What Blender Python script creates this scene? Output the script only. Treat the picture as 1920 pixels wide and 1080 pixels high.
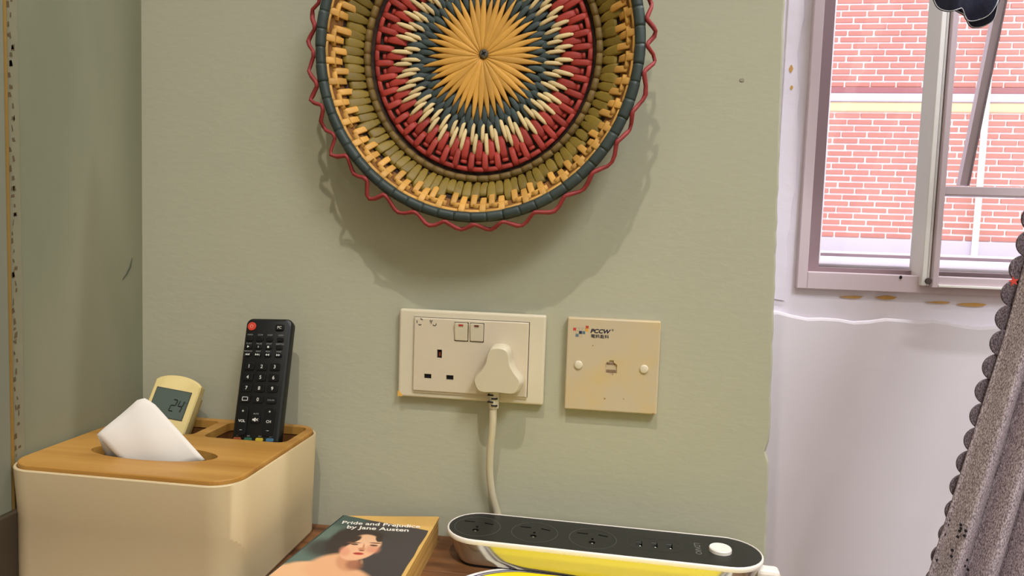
import bpy, bmesh, math, random
from mathutils import Vector, Matrix
random.seed(7)
S = bpy.context.scene
COL = S.collection
PI = math.pi
for o in list(bpy.data.objects):
    bpy.data.objects.remove(o)

# ------------------------------------------------------------------ camera
FPX = 1300.0
CAM = Vector((-0.0089, -0.6530, 1.0448))
RIGHT = Vector((0.99002769, 0.13680898, 0.03359271))
DOWN = Vector((0.04296035, -0.06610522, -0.99688741))
FWD = Vector((-0.13416249, 0.9883893, -0.07132336))
cd = bpy.data.cameras.new('camera')
cd.sensor_width = 36.0
cd.lens = FPX / 1920.0 * 36.0
cd.clip_start = 0.01
cam = bpy.data.objects.new('camera', cd)
COL.objects.link(cam)
m3 = Matrix((RIGHT, -DOWN, -FWD)).transposed()
cam.matrix_world = Matrix.Translation(CAM) @ m3.to_4x4()
S.camera = cam

def at(px, py, ax, val):
    """point of the real plane  axis == val  seen at pixel (px, py) of the 1920x1080 frame"""
    d = RIGHT * ((px - 960) / FPX) + DOWN * ((py - 540) / FPX) + FWD
    t = (val - CAM[ax]) / d[ax]
    return CAM + d * t

# ------------------------------------------------------------------ world, sun, exposure
S.view_settings.view_transform = 'Standard'
S.view_settings.look = 'None'
S.view_settings.gamma = 1.0
S.view_settings.use_curve_mapping = False
S.view_settings.exposure = -0.07
w = bpy.data.worlds.new('sky')
S.world = w
w.use_nodes = True
wn = w.node_tree.nodes
bg = wn['Background']
bg.inputs['Color'].default_value = (0.80, 0.84, 1.0, 1)
bg.inputs['Strength'].default_value = 2.4
sd = bpy.data.lights.new('sun', 'SUN')
sd.energy = 2.5
sd.angle = 0.01
sd.color = (1.0, 0.93, 0.86)
sun = bpy.data.objects.new('sun', sd)
COL.objects.link(sun)
sun.rotation_euler = Vector((0.25, 0.62, -0.85)).to_track_quat('-Z', 'Y').to_euler()
# lamp positions (the lamp itself is built below)
BULBS = [((0.55, -0.84, 2.36), 18.0), ((-0.12, -0.84, 2.40), 54.0), ((-0.40, -0.84, 2.36), 8.0)]
LAMP_COL = (1.0, 0.93, 0.84)
FILL_PANEL = ((0.85, -1.45, 2.60), 37.0, (0.88, 0.93, 1.0))     # added fill light for the room and window wall, unseen
FILL_TUBE = ((0.56, 0.02, 2.22), 14.0, (0.90, 0.92, 1.0))         # added fill light that brightens the recess wall, unseen

# ------------------------------------------------------------------ materials
MATS = {}
def srgb(r, g, b):
    f = lambda c: c / 12.92 if c <= 0.04045 else ((c + 0.055) / 1.055) ** 2.4
    return (f(r / 255), f(g / 255), f(b / 255), 1)

def mat(name, col, rough=0.6, metal=0.0, var=0.0, noise=0.0, nscale=40.0, stretch=(1, 1, 1), bump=0.0, bscale=200.0,
        bstretch=(1, 1, 1), spec=0.4, col2=None, ramp=(0.4, 0.6), bdist=0.001):
    if name in MATS:
        return MATS[name]
    m = bpy.data.materials.new(name)
    m.use_nodes = True
    nt = m.node_tree
    N, Lk = nt.nodes, nt.links
    b = N['Principled BSDF']
    b.inputs['Roughness'].default_value = rough
    b.inputs['Metallic'].default_value = metal
    b.inputs['Specular IOR Level'].default_value = spec
    b.inputs['Base Color'].default_value = col
    out = None
    tc = None
    if noise or col2 or bump:
        tc = N.new('ShaderNodeTexCoord')
    if noise or col2:
        mp = N.new('ShaderNodeMapping')
        mp.inputs['Scale'].default_value = stretch
        Lk.new(tc.outputs['Object'], mp.inputs['Vector'])
        nz = N.new('ShaderNodeTexNoise')
        nz.inputs['Scale'].default_value = nscale
        nz.inputs['Detail'].default_value = 5
        Lk.new(mp.outputs[0], nz.inputs['Vector'])
        mx = N.new('ShaderNodeMix')
        mx.data_type = 'RGBA'
        if col2:
            rp = N.new('ShaderNodeMapRange')
            rp.inputs['From Min'].default_value = ramp[0]
            rp.inputs['From Max'].default_value = ramp[1]
            Lk.new(nz.outputs['Fac'], rp.inputs['Value'])
            Lk.new(rp.outputs[0], mx.inputs['Factor'])
            mx.inputs['A'].default_value = col
            mx.inputs['B'].default_value = col2
        else:
            Lk.new(nz.outputs['Fac'], mx.inputs['Factor'])
            mx.inputs['A'].default_value = tuple(max(0, c * (1 - noise)) for c in col[:3]) + (1,)
            mx.inputs['B'].default_value = tuple(min(1, c * (1 + noise)) for c in col[:3]) + (1,)
        out = mx.outputs['Result']
    if var:
        oi = N.new('ShaderNodeObjectInfo')
        hs = N.new('ShaderNodeHueSaturation')
        mr = N.new('ShaderNodeMapRange')
        mr.inputs['To Min'].default_value = 1 - var
        mr.inputs['To Max'].default_value = 1 + var
        Lk.new(oi.outputs['Random'], mr.inputs['Value'])
        Lk.new(mr.outputs[0], hs.inputs['Value'])
        if out:
            Lk.new(out, hs.inputs['Color'])
        else:
            hs.inputs['Color'].default_value = col
        out = hs.outputs['Color']
    if out:
        Lk.new(out, b.inputs['Base Color'])
    if bump:
        mp2 = N.new('ShaderNodeMapping')
        mp2.inputs['Scale'].default_value = bstretch
        Lk.new(tc.outputs['Object'], mp2.inputs['Vector'])
        n2 = N.new('ShaderNodeTexNoise')
        n2.inputs['Scale'].default_value = bscale
        n2.inputs['Detail'].default_value = 6
        Lk.new(mp2.outputs[0], n2.inputs['Vector'])
        bp = N.new('ShaderNodeBump')
        bp.inputs['Strength'].default_value = bump
        bp.inputs['Distance'].default_value = bdist
        Lk.new(n2.outputs['Fac'], bp.inputs['Height'])
        Lk.new(bp.outputs[0], b.inputs['Normal'])
    MATS[name] = m
    return m

# ------------------------------------------------------------------ mesh helpers
def link(o, parent=None):
    COL.objects.link(o)
    if parent:
        o.parent = parent
    return o

def obj(name, bm, m, parent=None, smooth=False, loc=None):
    me = bpy.data.meshes.new(name)
    bmesh.ops.recalc_face_normals(bm, faces=bm.faces)
    bm.to_mesh(me)
    bm.free()
    if smooth:
        for p in me.polygons:
            p.use_smooth = True
    me.materials.append(m)
    o = bpy.data.objects.new(name, me)
    if loc:
        o.location = loc
    return link(o, parent)

def autosmooth(o, ang=35):
    me = o.data
    for p in me.polygons:
        p.use_smooth = True
    bm = bmesh.new()
    bm.from_mesh(me)
    for e in bm.edges:
        if len(e.link_faces) == 2 and e.calc_face_angle(0) > math.radians(ang):
            e.smooth = False
    bm.to_mesh(me)
    bm.free()
    return o

def tag(o, label=None, cat=None, group=None, kind=None):
    if label: o['label'] = label
    if cat: o['category'] = cat
    if group: o['group'] = group
    if kind: o['kind'] = kind
    return o

def thing(name, label, cat, loc=(0, 0, 0), rot=(0, 0, 0), group=None):
    o = bpy.data.objects.new(name, None)
    o.empty_display_size = 0.02
    o.location = loc
    o.rotation_euler = rot
    link(o)
    return tag(o, label, cat, group)

def box(bm, x0, x1, y0, y1, z0, z1, bev=0.0, seg=2):
    r = bmesh.ops.create_cube(bm, size=1.0)
    vs = r['verts']
    for v in vs:
        v.co = Vector(((x0 + x1) / 2 + v.co.x * (x1 - x0), (y0 + y1) / 2 + v.co.y * (y1 - y0), (z0 + z1) / 2 + v.co.z * (z1 - z0)))
    if bev:
        es = set(e for v in vs for e in v.link_edges)
        bmesh.ops.bevel(bm, geom=list(es), offset=bev, segments=seg, profile=0.5, affect='EDGES')
    return bm

def bx(*a, **k):
    return box(bmesh.new(), *a, **k)

def tube(bm, pts, r, n=8, closed=False, up=Vector((0, 0, 1)), caps=True):
    pts = [Vector(p) for p in pts]
    N = len(pts)
    rr = r if isinstance(r, (list, tuple)) else [r] * N
    rings = []
    prev = None
    for i, p in enumerate(pts):
        if closed:
            t = pts[(i + 1) % N] - pts[i - 1]
        else:
            t = pts[min(i + 1, N - 1)] - pts[max(i - 1, 0)]
        t.normalize()
        if prev is None:
            a = up - t * up.dot(t)
            if a.length < 1e-4:
                a = Vector((1, 0, 0)) - t * t.x
        else:
            a = prev - t * prev.dot(t)
        a.normalize()
        prev = a
        b = t.cross(a)
        rings.append([bm.verts.new(p + (a * math.cos(2 * PI * k / n) + b * math.sin(2 * PI * k / n)) * rr[i]) for k in range(n)])
    for i in range(N if closed else N - 1):
        A, B = rings[i], rings[(i + 1) % N]
        for k in range(n):
            bm.faces.new((A[k], A[(k + 1) % n], B[(k + 1) % n], B[k]))
    if not closed and caps:
        bm.faces.new(rings[0])
        bm.faces.new(rings[-1][::-1])
    return bm

def smooth_path(pts, n=8):
    P = [Vector(p) for p in pts]
    P = [2 * P[0] - P[1]] + P + [2 * P[-1] - P[-2]]
    out = []
    for i in range(1, len(P) - 2):
        a, b, c, d = P[i - 1], P[i], P[i + 1], P[i + 2]
        for k in range(n):
            t = k / n
            out.append(0.5 * ((2 * b) + (c - a) * t + (2 * a - 5 * b + 4 * c - d) * t * t + (3 * b - a - 3 * c + d) * t ** 3))
    out.append(P[-2])
    return out

def rrect(x0, x1, y0, y1, r, n=8):
    pts = []
    for cx, cy, a0 in ((x1 - r, y1 - r, 0), (x0 + r, y1 - r, PI / 2), (x0 + r, y0 + r, PI), (x1 - r, y0 + r, 1.5 * PI)):
        for k in range(n + 1):
            a = a0 + k / n * PI / 2
            pts.append((cx + r * math.cos(a), cy + r * math.sin(a)))
    return pts

def ellipse(cx, cy, a, b, n=32, rot=0):
    return [(cx + a * math.cos(t) * math.cos(rot) - b * math.sin(t) * math.sin(rot),
             cy + a * math.cos(t) * math.sin(rot) + b * math.sin(t) * math.cos(rot)) for t in (2 * PI * k / n for k in range(n))]

def rrot(cx, cy, w_, h_, rot):
    return [(cx + x * math.cos(rot) - y * math.sin(rot), cy + x * math.sin(rot) + y * math.cos(rot))
            for x, y in ((w_ / 2, h_ / 2), (-w_ / 2, h_ / 2), (-w_ / 2, -h_ / 2), (w_ / 2, -h_ / 2))]

def plate(bm, outer, z0, z1, holes=(), f=lambda x, y, z: Vector((x, y, z)), bev=0.0):
    """flat plate z0..z1 of any outline with through holes; f maps local to wanted axes"""
    loops = [outer] + list(holes)
    for zz in (z0, z1):
        es = []
        vs_all = []
        for lp in loops:
            vs = [bm.verts.new((x, y, zz)) for x, y in lp]
            vs_all.append(vs)
            for i in range(len(vs)):
                es.append(bm.edges.new((vs[i], vs[(i + 1) % len(vs)])))
        bmesh.ops.triangle_fill(bm, use_beauty=True, use_dissolve=False, edges=es, normal=(0, 0, 1))
        if zz == z0:
            low = vs_all
        else:
            hi = vs_all
    for A, B in zip(low, hi):
        n = len(A)
        for i in range(n):
            bm.faces.new((A[i], A[(i + 1) % n], B[(i + 1) % n], B[i]))
    if bev:
        es = [e for lp in hi[:1] for i in range(len(lp)) for e in [bm.edges.get((lp[i], lp[(i + 1) % len(lp)]))] if e]
        bmesh.ops.bevel(bm, geom=es, offset=bev, segments=2, profile=0.5, affect='EDGES')
    for v in bm.verts:
        v.co = f(*v.co)
    return bm

def loft(bm, loops, cap0=True, cap1=True):
    R_ = [[bm.verts.new(p) for p in lp] for lp in loops]
    n = len(R_[0])
    for A, B in zip(R_[:-1], R_[1:]):
        for i in range(n):
            bm.faces.new((A[i], A[(i + 1) % n], B[(i + 1) % n], B[i]))
    if cap0: bm.faces.new(R_[0][::-1])
    if cap1: bm.faces.new(R_[-1])
    return bm

WALLF = lambda y0: (lambda x, y, z: Vector((x, y0 - z, y)))      # plate drawn in x,z on a wall, thickness towards the room

def text(name, s, size, origin, ux, uy, m, parent, align='LEFT', bold=0.0, shear=0.0, depth=0.0001, fit=None):
    cu = bpy.data.curves.new(name, 'FONT')
    cu.body = s
    cu.size = 1.0
    cu.align_x = align
    cu.offset = bold
    cu.shear = shear
    cu.extrude = 0.0
    cu.resolution_u = 3
    t = bpy.data.objects.new('tmp', cu)
    COL.objects.link(t)
    dg = bpy.context.evaluated_depsgraph_get()
    me = bpy.data.meshes.new_from_object(t.evaluated_get(dg))
    bpy.data.objects.remove(t)
    bpy.data.curves.remove(cu)
    me.name = name
    ux = Vector(ux); uy = Vector(uy)
    sx = size
    if fit and len(me.vertices):
        xs = [v.co.x for v in me.vertices]
        sx = fit / (max(xs) - min(xs))
        for v in me.vertices:
            v.co.x -= min(xs)
    nz = ux.cross(uy).normalized()
    o0 = Vector(origin)
    for v in me.vertices:
        v.co = o0 + ux * (v.co.x * sx) + uy * (v.co.y * size) + nz * depth
    me.materials.clear()
    me.materials.append(m)
    o = bpy.data.objects.new(name, me)
    return link(o, parent)

def ribbon(bm, pts, side, nrm, wid, th):
    """flat straw along pts; side and nrm per station; wid half widths; th half thickness"""
    rings = []
    for p, s, n, w_ in zip(pts, side, nrm, wid):
        rings.append([bm.verts.new(p + s * (w_ * a) + n * (th * b)) for a, b in ((-1, 0), (-.62, .85), (0, 1.1), (.62, .85), (1, 0), (.5, -.7), (-.5, -.7))])
    k = len(rings[0])
    for A, B in zip(rings[:-1], rings[1:]):
        for i in range(k):
            bm.faces.new((A[i], A[(i + 1) % k], B[(i + 1) % k], B[i]))
    bm.faces.new(rings[0])
    bm.faces.new(rings[-1][::-1])
    return bm

# ------------------------------------------------------------------ the setting
TB = 0.750      # table top
YW = 0.30       # inner face of the window wall
M_wall = mat('wall_paint', srgb(176, 173, 150), 0.75, noise=0.05, nscale=5, bump=0.19, bscale=170, bstretch=(.5, 1, 1), bdist=0.0014, spec=0.25)
M_wallL = mat('wall_paint_side_shaded', srgb(130, 132, 108), 0.7, col2=srgb(142, 139, 115), nscale=4, stretch=(1, 2.5, .7), ramp=(.45, .7), bump=0.1, bscale=60, spec=0.25)  # same wall paint made darker, the side wall's shade put into the colour
M_wwall = mat('window_wall_paint_tinted', srgb(226, 216, 222), 0.6, noise=0.05, nscale=6, bump=0.12, bscale=25, bdist=.003, spec=0.3)  # lavender tint of the recess daylight is put into this colour
M_plaster = mat('window_plaster', srgb(240, 230, 242), 0.6, noise=0.05, nscale=14, bump=0.3, bscale=40, bdist=.003, spec=0.3)  # white plaster with the same lavender daylight put into its colour
M_ceil = mat('ceiling_paint', srgb(225, 222, 210), 0.8)
M_floor = mat('floor_boards', srgb(120, 90, 62), 0.5, noise=.2, nscale=6, stretch=(1, 8, 1))
XL, XR, YF, ZC = -0.481, 1.7, -2.6, 2.62
def structure(o, label=None):
    o['kind'] = 'structure'
    if label: o['label'] = label
    return o
structure(obj('floor', bx(XL - .1, XR + .1, YF - .1, YW + .1, -.08, 0), M_floor), 'brown boarded floor below the table')
structure(obj('ceiling', bx(XL - .1, XR + .1, YF - .1, YW + .1, ZC, ZC + .1), M_ceil), 'plain off white ceiling')
structure(obj('wall_left', bx(XL - .1, XL, YF, 0.1, 0, ZC), M_wallL), 'sage green side wall behind the tissue box, its shade put into the colour')
structure(obj('wall_right', bx(XR, XR + .1, YF, YW + .1, 0, ZC), M_ceil), 'pale side wall opposite the tissue box')
structure(obj('wall_front', bx(XL, XR, YF - .1, YF, 0, ZC), M_ceil), 'pale wall facing the basket')
# main wall: pillar with chipped, slightly leaning right edge
bm = bmesh.new()
edge = []
nz_ = 260
for i in range(nz_ + 1):
    z = ZC * i / nz_
    x = 0.1464 + (z - .78) * (-0.0119 / .482)
    j = random.uniform(-.0005, .0005) + (random.uniform(-.003, -.001) if random.random() < .10 and z < 1.05 else 0)
    edge.append((x + j, z))
outer = [(XL, ZC), (XL, 0)] + edge
lo = [bm.verts.new((x, 0, z)) for x, z in outer]
mid = [bm.verts.new((x + (.0025 if 1 < i else 0), 0.004, z)) for i, (x, z) in enumerate(outer)]
hi = [bm.verts.new((x + (.0025 if 1 < i else 0), YW, z)) for i, (x, z) in enumerate(outer)]
n = len(outer)
for A, B in ((lo, mid), (mid, hi)):
    for i in range(n):
        bm.faces.new((A[i], A[(i + 1) % n], B[(i + 1) % n], B[i]))
bm.faces.new(lo); bm.faces.new(hi)
wall_back = structure(obj('wall_back', bm, M_wall), 'pale sage green wall carrying the basket and sockets')

# wall marks
M_scuff = mat('pencil_mark', srgb(70, 74, 58), .8)
sc = obj('scuff_mark', tube(bmesh.new(), [at(p[0], p[1], 0, XL + .0003) for p in ((248, 484), (244, 500), (237, 514), (230, 524))], [.0003, .0009, .0007, .0003], 5), M_scuff, wall_back)
sc['label'] = 'dark curved pencil scratch'
p = at(1391, 150, 1, -.0002)
mk = obj('paint_speck', plate(bmesh.new(), ellipse(p.x, p.z, .0022, .0016, 9), 0, .0006, f=WALLF(0)), mat('speck', srgb(150, 143, 122), .8), wall_back)

# window wall with opening
def pw(px, py, y=YW): return at(px, py, 1, y)
ox0 = pw(1524, 300).x; oz0 = pw(1560, 520).z
ox1, oz1 = 1.15, 2.15
bm = bmesh.new()
box(bm, 0.10, ox0, YW, YW + .12, 0, ZC)
box(bm, ox1, XR + .05, YW, YW + .12, 0, ZC)
box(bm, ox0, ox1, YW, YW + .12, 0, oz0)
box(bm, ox0, ox1, YW, YW + .12, oz1, ZC)
wwall = structure(obj('wall_far', bm, M_wwall), 'grey recessed wall under and beside the window, lavender daylight put into its colour')
# plaster margin, its wavy lower lip a little proud of the wall
zl = pw(1600, 596).z
xl = .12
lower = []
for i in range(60):
    x = xl + (ox1 + .1 - xl) * i / 59
    lower.append((x, zl + .0025 * math.sin(x * 37) + .002 * math.sin(x * 91 + 1) + random.uniform(-.0006, .0006)))
fx = pw(1498, 400).x; fz = pw(1700, 548).z
bm = bmesh.new()
out_ = [(xl, zl - .04), (ox1 + .1, zl - .04), (ox1 + .1, fz), (fx, fz), (fx, oz1 + .1), (xl, oz1 + .1)]
plate(bm, out_, 0, .001, f=WALLF(YW))
obj('plaster_margin', bm, M_plaster, wwall)['label'] = 'whiter rough plaster patched around the window frame'
bm = bmesh.new()
plate(bm, [(xl, 0.01), (ox1 + .1, .01)] + lower[::-1], 0, .007, f=WALLF(YW), bev=.004)
obj('lower_coat', bm, M_wwall, wwall)['label'] = 'thicker grey coat with a wavy upper edge below the window'
# lumpy fillet left of the frame
lump = []
for i in range(50):
    z = zl + .02 + (oz1 - zl) * i / 49
    lump.append((fx - .010 + .004 * math.sin(z * 23) + random.uniform(-.002, .002), z))
bm = bmesh.new()
plate(bm, lump[::-1] + [(fx - .03, lump[0][1]), (fx - .03, lump[-1][1])], 0, .003, f=WALLF(YW), bev=.001)
obj('plaster_ridge', bm, M_plaster, wwall)
M_stain = mat('sealant_stain', srgb(208, 158, 84), .6, noise=.15, nscale=80)
for (a, b, yy, hh) in ((1574, 1616, 556, 3), (1640, 1680, 557, 6), (1735, 1780, 566, 2), (1792, 1848, 570, 5), (1478, 1486, 130, 14), (1480, 1486, 165, 8)):
    q0 = pw(a, yy); q1 = pw(b, yy)
    hz = hh * .00034
    pts = [(q0.x + (q1.x - q0.x) * k / 8, q0.z + (q1.z - q0.z) * k / 8 + hz * math.sin(k / 8 * PI) + random.uniform(-.0003, .0003)) for k in range(9)]
    pts += [(q0.x + (q1.x - q0.x) * k / 8, q0.z - hz * math.sin(k / 8 * PI) - .0003) for k in range(7, 0, -1)]
    obj('old_sealant', plate(bmesh.new(), pts, 0, .0034, f=WALLF(YW)), M_stain, wwall)

# window
win = bpy.data.objects.new('window_1', None)
win.location = (ox0, YW, oz0)
link(win)
structure(win, 'aluminium framed window with clear panes facing a brick building')
M_alu = mat('window_aluminium', srgb(208, 188, 194), .45, noise=.03, nscale=30, spec=.4)
M_alu2 = mat('window_aluminium_inner', srgb(146, 122, 126), .5)
M_white = mat('window_white', srgb(238, 232, 226), .6)
def wobj(name, bm, m, parent=win):
    o = obj(name, bm, m)
    o.parent = parent
    if parent is win:
        o.matrix_parent_inverse = Matrix.Translation(-win.location)
    return o
fo_x1 = pw(1536, 100).x      # outer frame inner edge
fo_z1 = pw(1600, 512).z
bm = bmesh.new()
box(bm, fx, fo_x1, YW - .012, YW + .03, fz, oz1, bev=.001)
box(bm, fo_x1, ox1 - .02, YW - .012, YW + .03, fz, fo_z1, bev=.001)
box(bm, ox1 - .02, ox1 + .04, YW - .012, YW + .03, fz, oz1, bev=.001)
box(bm, fx, ox1 + .04, YW - .012, YW + .03, oz1, oz1 + .04, bev=.001)
wobj('frame', bm, M_alu)
fi_x = pw(1553, 100, YW + .03).x
fi_z = pw(1600, 503, YW + .03).z
bm = bmesh.new()
box(bm, fo_x1 - .004, fi_x, YW + .012, YW + .045, fo_z1 - .004, oz1)
box(bm, fi_x, ox1 - .02, YW + .012, YW + .045, fo_z1 - .004, fi_z)
wobj('inner_frame', bm, M_alu2)
bm = bmesh.new()
gx0 = pw(1556, 100, YW + .08).x; gx1 = pw(1563, 100, YW + .08).x
_v = [bm.verts.new(q_) for q_ in ((gx0 - .004, YW + .08, fi_z - .008), (gx1, YW + .08, fi_z - .008), (gx1, YW + .08, oz1), (gx0 - .004, YW + .08, oz1))]
bm.faces.new(_v)
tm = bpy.data.materials.new('translucent_vinyl'); tm.use_nodes = True
_n = tm.node_tree.nodes; _l = tm.node_tree.links
_t = _n.new('ShaderNodeBsdfTranslucent'); _t.inputs[0].default_value = (.92, .90, .86, 1)
_m = _n.new('ShaderNodeMixShader'); _m.inputs[0].default_value = .75
_n['Principled BSDF'].inputs['Base Color'].default_value = (.9, .88, .84, 1)
_l.new(_n['Principled BSDF'].outputs[0], _m.inputs[1]); _l.new(_t.outputs[0], _m.inputs[2]); _l.new(_m.outputs[0], _n['Material Output'].inputs[0])
wobj('outer_reveal', bm, tm)
# outer sill
bm = bmesh.new()
sz = at(1640, 497, 1, YW + .06).z
sy1 = at(1640, 483, 2, sz).y
box(bm, gx0 - .02, ox1 + .1, YW + .05, sy1, sz - .03, sz, bev=.003)
wobj('outer_sill', bm, mat('sill_paint', srgb(236, 226, 228), .7, noise=.06, nscale=40))
bm = bmesh.new()
box(bm, gx0 - .02, ox1 + .1, sy1 - .012, sy1 + .004, sz - .03, sz + .009, bev=.002)
wobj('sill_lip', bm, M_alu2)
# mullion and right sash
mx0 = pw(1728, 530, YW - .02).x; mx1 = pw(1757, 530, YW - .02).x
bm = bmesh.new()
box(bm, mx0, mx0 + .006, YW - .020, YW + .02, fo_z1 - .012, oz1, bev=.001)
box(bm, mx0 + .007, mx0 + .010, YW - .018, YW + .02, fo_z1 - .012, oz1, bev=.0008)
wobj('mullion_track', bm, M_white)
bm = bmesh.new()
box(bm, mx0 + .011, mx1, YW - .024, YW + .006, fo_z1 - .014, oz1, bev=.001)
wobj('mullion', bm, M_alu)
zr1 = pw(1830, 350, YW - .02).z; zr0 = pw(1830, 367, YW - .02).z
wobj('middle_rail', bx(mx1, ox1 - .02, YW - .022, YW + .004, zr0, zr1, bev=.001), M_alu)
zb1 = pw(1830, 521, YW - .02).z; zb0 = pw(1830, 538, YW - .02).z
wobj('sash_rail', bx(mx1, ox1 - .02, YW - .022, YW + .004, zb0, zb1, bev=.001), M_alu)
wobj('sash_rail_lip', bx(mx1, ox1 - .02, YW - .025, YW - .02, zb0 - .002, zb0 + .001, bev=.0005), M_white)
# panes
gm = bpy.data.materials.new('window_glass')
gm.use_nodes = True
gn = gm.node_tree
gn.nodes.clear()
go = gn.nodes.new('ShaderNodeOutputMaterial')
tr = gn.nodes.new('ShaderNodeBsdfTransparent')
tr.inputs[0].default_value = (.97, .97, .97, 1)
gl = gn.nodes.new('ShaderNodeBsdfGlossy')
gl.inputs['Roughness'].default_value = .02
fr = gn.nodes.new('ShaderNodeFresnel')
mxs = gn.nodes.new('ShaderNodeMixShader')
gn.links.new(fr.outputs[0], mxs.inputs[0]); gn.links.new(tr.outputs[0], mxs.inputs[1]); gn.links.new(gl.outputs[0], mxs.inputs[2])
gn.links.new(mxs.outputs[0], go.inputs[0])
wobj('pane', bx(fi_x - .004, mx0 + .01, YW + .028, YW + .032, fi_z - .004, oz1), gm)
wobj('pane', bx(mx1 - .004, ox1 - .02, YW - .010, YW - .006, zr1 - .004, oz1), gm)
wobj('pane', bx(mx1 - .004, ox1 - .02, YW - .010, YW - .006, zb1 - .004, zr0 + .004), gm)
# bolt and drain hole
M_dark = mat('dark_metal', srgb(86, 70, 66), .5, .3)
q = pw(1741, 527, YW - .0245)
bm = bmesh.new()
plate(bm, ellipse(q.x, q.z, .0042, .0042, 14), 0, .002, f=WALLF(YW - .0235), bev=.0008)
wobj('bolt', bm, M_dark)
q = pw(1689, 520, YW - .0125)
wobj('drain_hole', plate(bmesh.new(), ellipse(q.x, q.z, .0018, .0022, 10), 0, .0008, f=WALLF(YW - .0118)), mat('hole_black', srgb(20, 16, 16), .8))
# slanting stay bar of the opened top light
a = at(1803, 348, 1, YW + .02); b = at(1876, -10, 1, YW + .02)
d = (b - a)
b2 = a + d * 1.35
bm = bmesh.new()
sdir = Vector((d.z, 0, -d.x)).normalized()
hw = .0043
lp = []
for pnt in (a, b2):
    lp.append([pnt + sdir * (hw * s_) + Vector((0, t_ * .005, 0)) for s_, t_ in ((-1, -1), (1, -1), (1, 1), (-1, 1))])
loft(bm, lp)
wobj('stay_bar', bm, mat('stay_paint', srgb(206, 184, 184), .5))
bm = bmesh.new()
lp = []
for pnt in (a, b2):
    lp.append([pnt + sdir * (s_) + Vector((0, t_, 0)) for s_, t_ in ((.0043, -.007), (.0062, -.007), (.0062, .003), (.0043, .003))])
loft(bm, lp)
wobj('stay_edge', bm, M_alu2)

# left side trims
M_post = mat('varnished_post', srgb(150, 118, 60), .35, noise=.12, nscale=12, stretch=(1, 4, .4))
trim = obj('trim_1', bx(XL, XL + .004, -.1670, -.1615, .70, ZC, bev=.0015), M_post)
structure(trim, 'varnished yellow wooden edge strip at the end of the side wall')
M_tape = mat('lace_tape', srgb(136, 132, 108), .6, noise=.12, nscale=60)
tp = obj('edge_tape', bx(XL - .0005, XL + .0008, -.1615, -.1490, .70, ZC), M_tape, trim)
tp['label'] = 'worn strip with small brown marks'
vv, ff = [], []
z = .80
while z < 1.6:
    for _ in range(random.choice((1, 1, 2))):
        y0 = -.1560 + random.uniform(-.002, .002); hh = random.uniform(.0012, .0032); ww = random.uniform(.0005, .0018); sk = random.uniform(-.001, .001)
        k = len(vv)
        vv += [(XL + .0010, y0 - ww, z - hh), (XL + .0010, y0 + ww, z - hh * .6), (XL + .0010, y0 + ww * .6 + sk, z + hh), (XL + .0010, y0 - ww * .8 + sk, z + hh * .7)]
        ff.append((k, k + 1, k + 2, k + 3))
    z += random.uniform(.005, .010)
me = bpy.data.meshes.new('tape_print'); me.from_pydata(vv, [], ff); me.materials.append(mat('tape_ink', srgb(98, 82, 58), .7))
o = link(bpy.data.objects.new('tape_print', me), trim)
o['kind'] = 'stuff'
structure(obj('trim_2', bx(XL, XL + .006, -1.2, -.1672, .812, ZC, bev=.001), mat('door_panel', srgb(128, 128, 110), .6)), 'greenish door edge left of the wooden strip')
structure(obj('dark_strip_left', bx(XL, XL + .010, -1.2, -.160, .70, .812, bev=.001), mat('dark_strip', srgb(70, 58, 44), .6, noise=.2, nscale=20)), 'dark brown strip low on the side wall')  # plain dark brown strip along the low part of the side wall

# ------------------------------------------------------------------ brick building across the way
YB = 6.2
M_mortar = mat('mortar', srgb(248, 232, 224), .9, noise=.06, nscale=3)
M_brick = mat('brick_red', srgb(190, 124, 110), .9, var=.07, noise=.08, nscale=20)
bld = thing('brick_building', 'red brick building with pale ledges seen through the window', 'building', (2.8, YB, 0))
bl = lambda name, b_, m: obj(name, b_, m, bld)
def shift(bm):
    for v in bm.verts: v.co -= Vector((2.8, YB, 0))
    return bm
Z1, Z2, Z3, Z4 = 1.155, 2.312, 2.53, 3.40
bl('wall', shift(bx(-2, 9, YB, YB + .3, -2, 7)), M_mortar)
bl('ledge', shift(bx(-2, 9, YB - .03, YB + .02, Z2 + .0, 2.40, bev=.01)), mat('ledge_cream', srgb(226, 190, 148), .9))
bl('ledge_top', shift(bx(-2, 9, YB - .045, YB + .02, 2.40, 2.475, bev=.01)), mat('ledge_white', srgb(196, 186, 196), .9))
bl('ledge_course', shift(bx(-2, 9, YB - .035, YB + .02, 2.475, Z3, bev=.006)), mat('ledge_mauve', srgb(160, 104, 104), .9))
bl('plinth', shift(bx(-2, 9, YB - .06, YB + .02, .6, Z1, bev=.006)), mat('plinth_white', srgb(190, 182, 200), .9, noise=.05, nscale=2))
bl('plinth_foot', shift(bx(-2, 9, YB - .22, YB + .02, -.5, 1.03, bev=.01)), mat('plinth_cream', srgb(220, 205, 186), .9))
bl('downpipe', shift(tube(bmesh.new(), [(3.262, YB - .09, 0.9), (3.262, YB - .09, 3.05)], .026, 12)), mat('pipe_white', srgb(246, 240, 230), .6))
bl('downpipe_elbow', shift(tube(bmesh.new(), [(3.262, YB - .09, 3.03), (3.265, YB - .09, 3.10), (3.30, YB - .08, 3.2), (3.36, YB - .05, 3.3)], .024, 12)), MATS['pipe_white'])
PX, PZ = .225, .0575
bmB = bx(-.1045, .1045, -.012, .02, -.0200, .0200, bev=.002, seg=1)
meB = bpy.data.meshes.new('brick')
bmB.to_mesh(meB); bmB.free()
meB.materials.append(M_brick)
rest = []
cnt = 0
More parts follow.
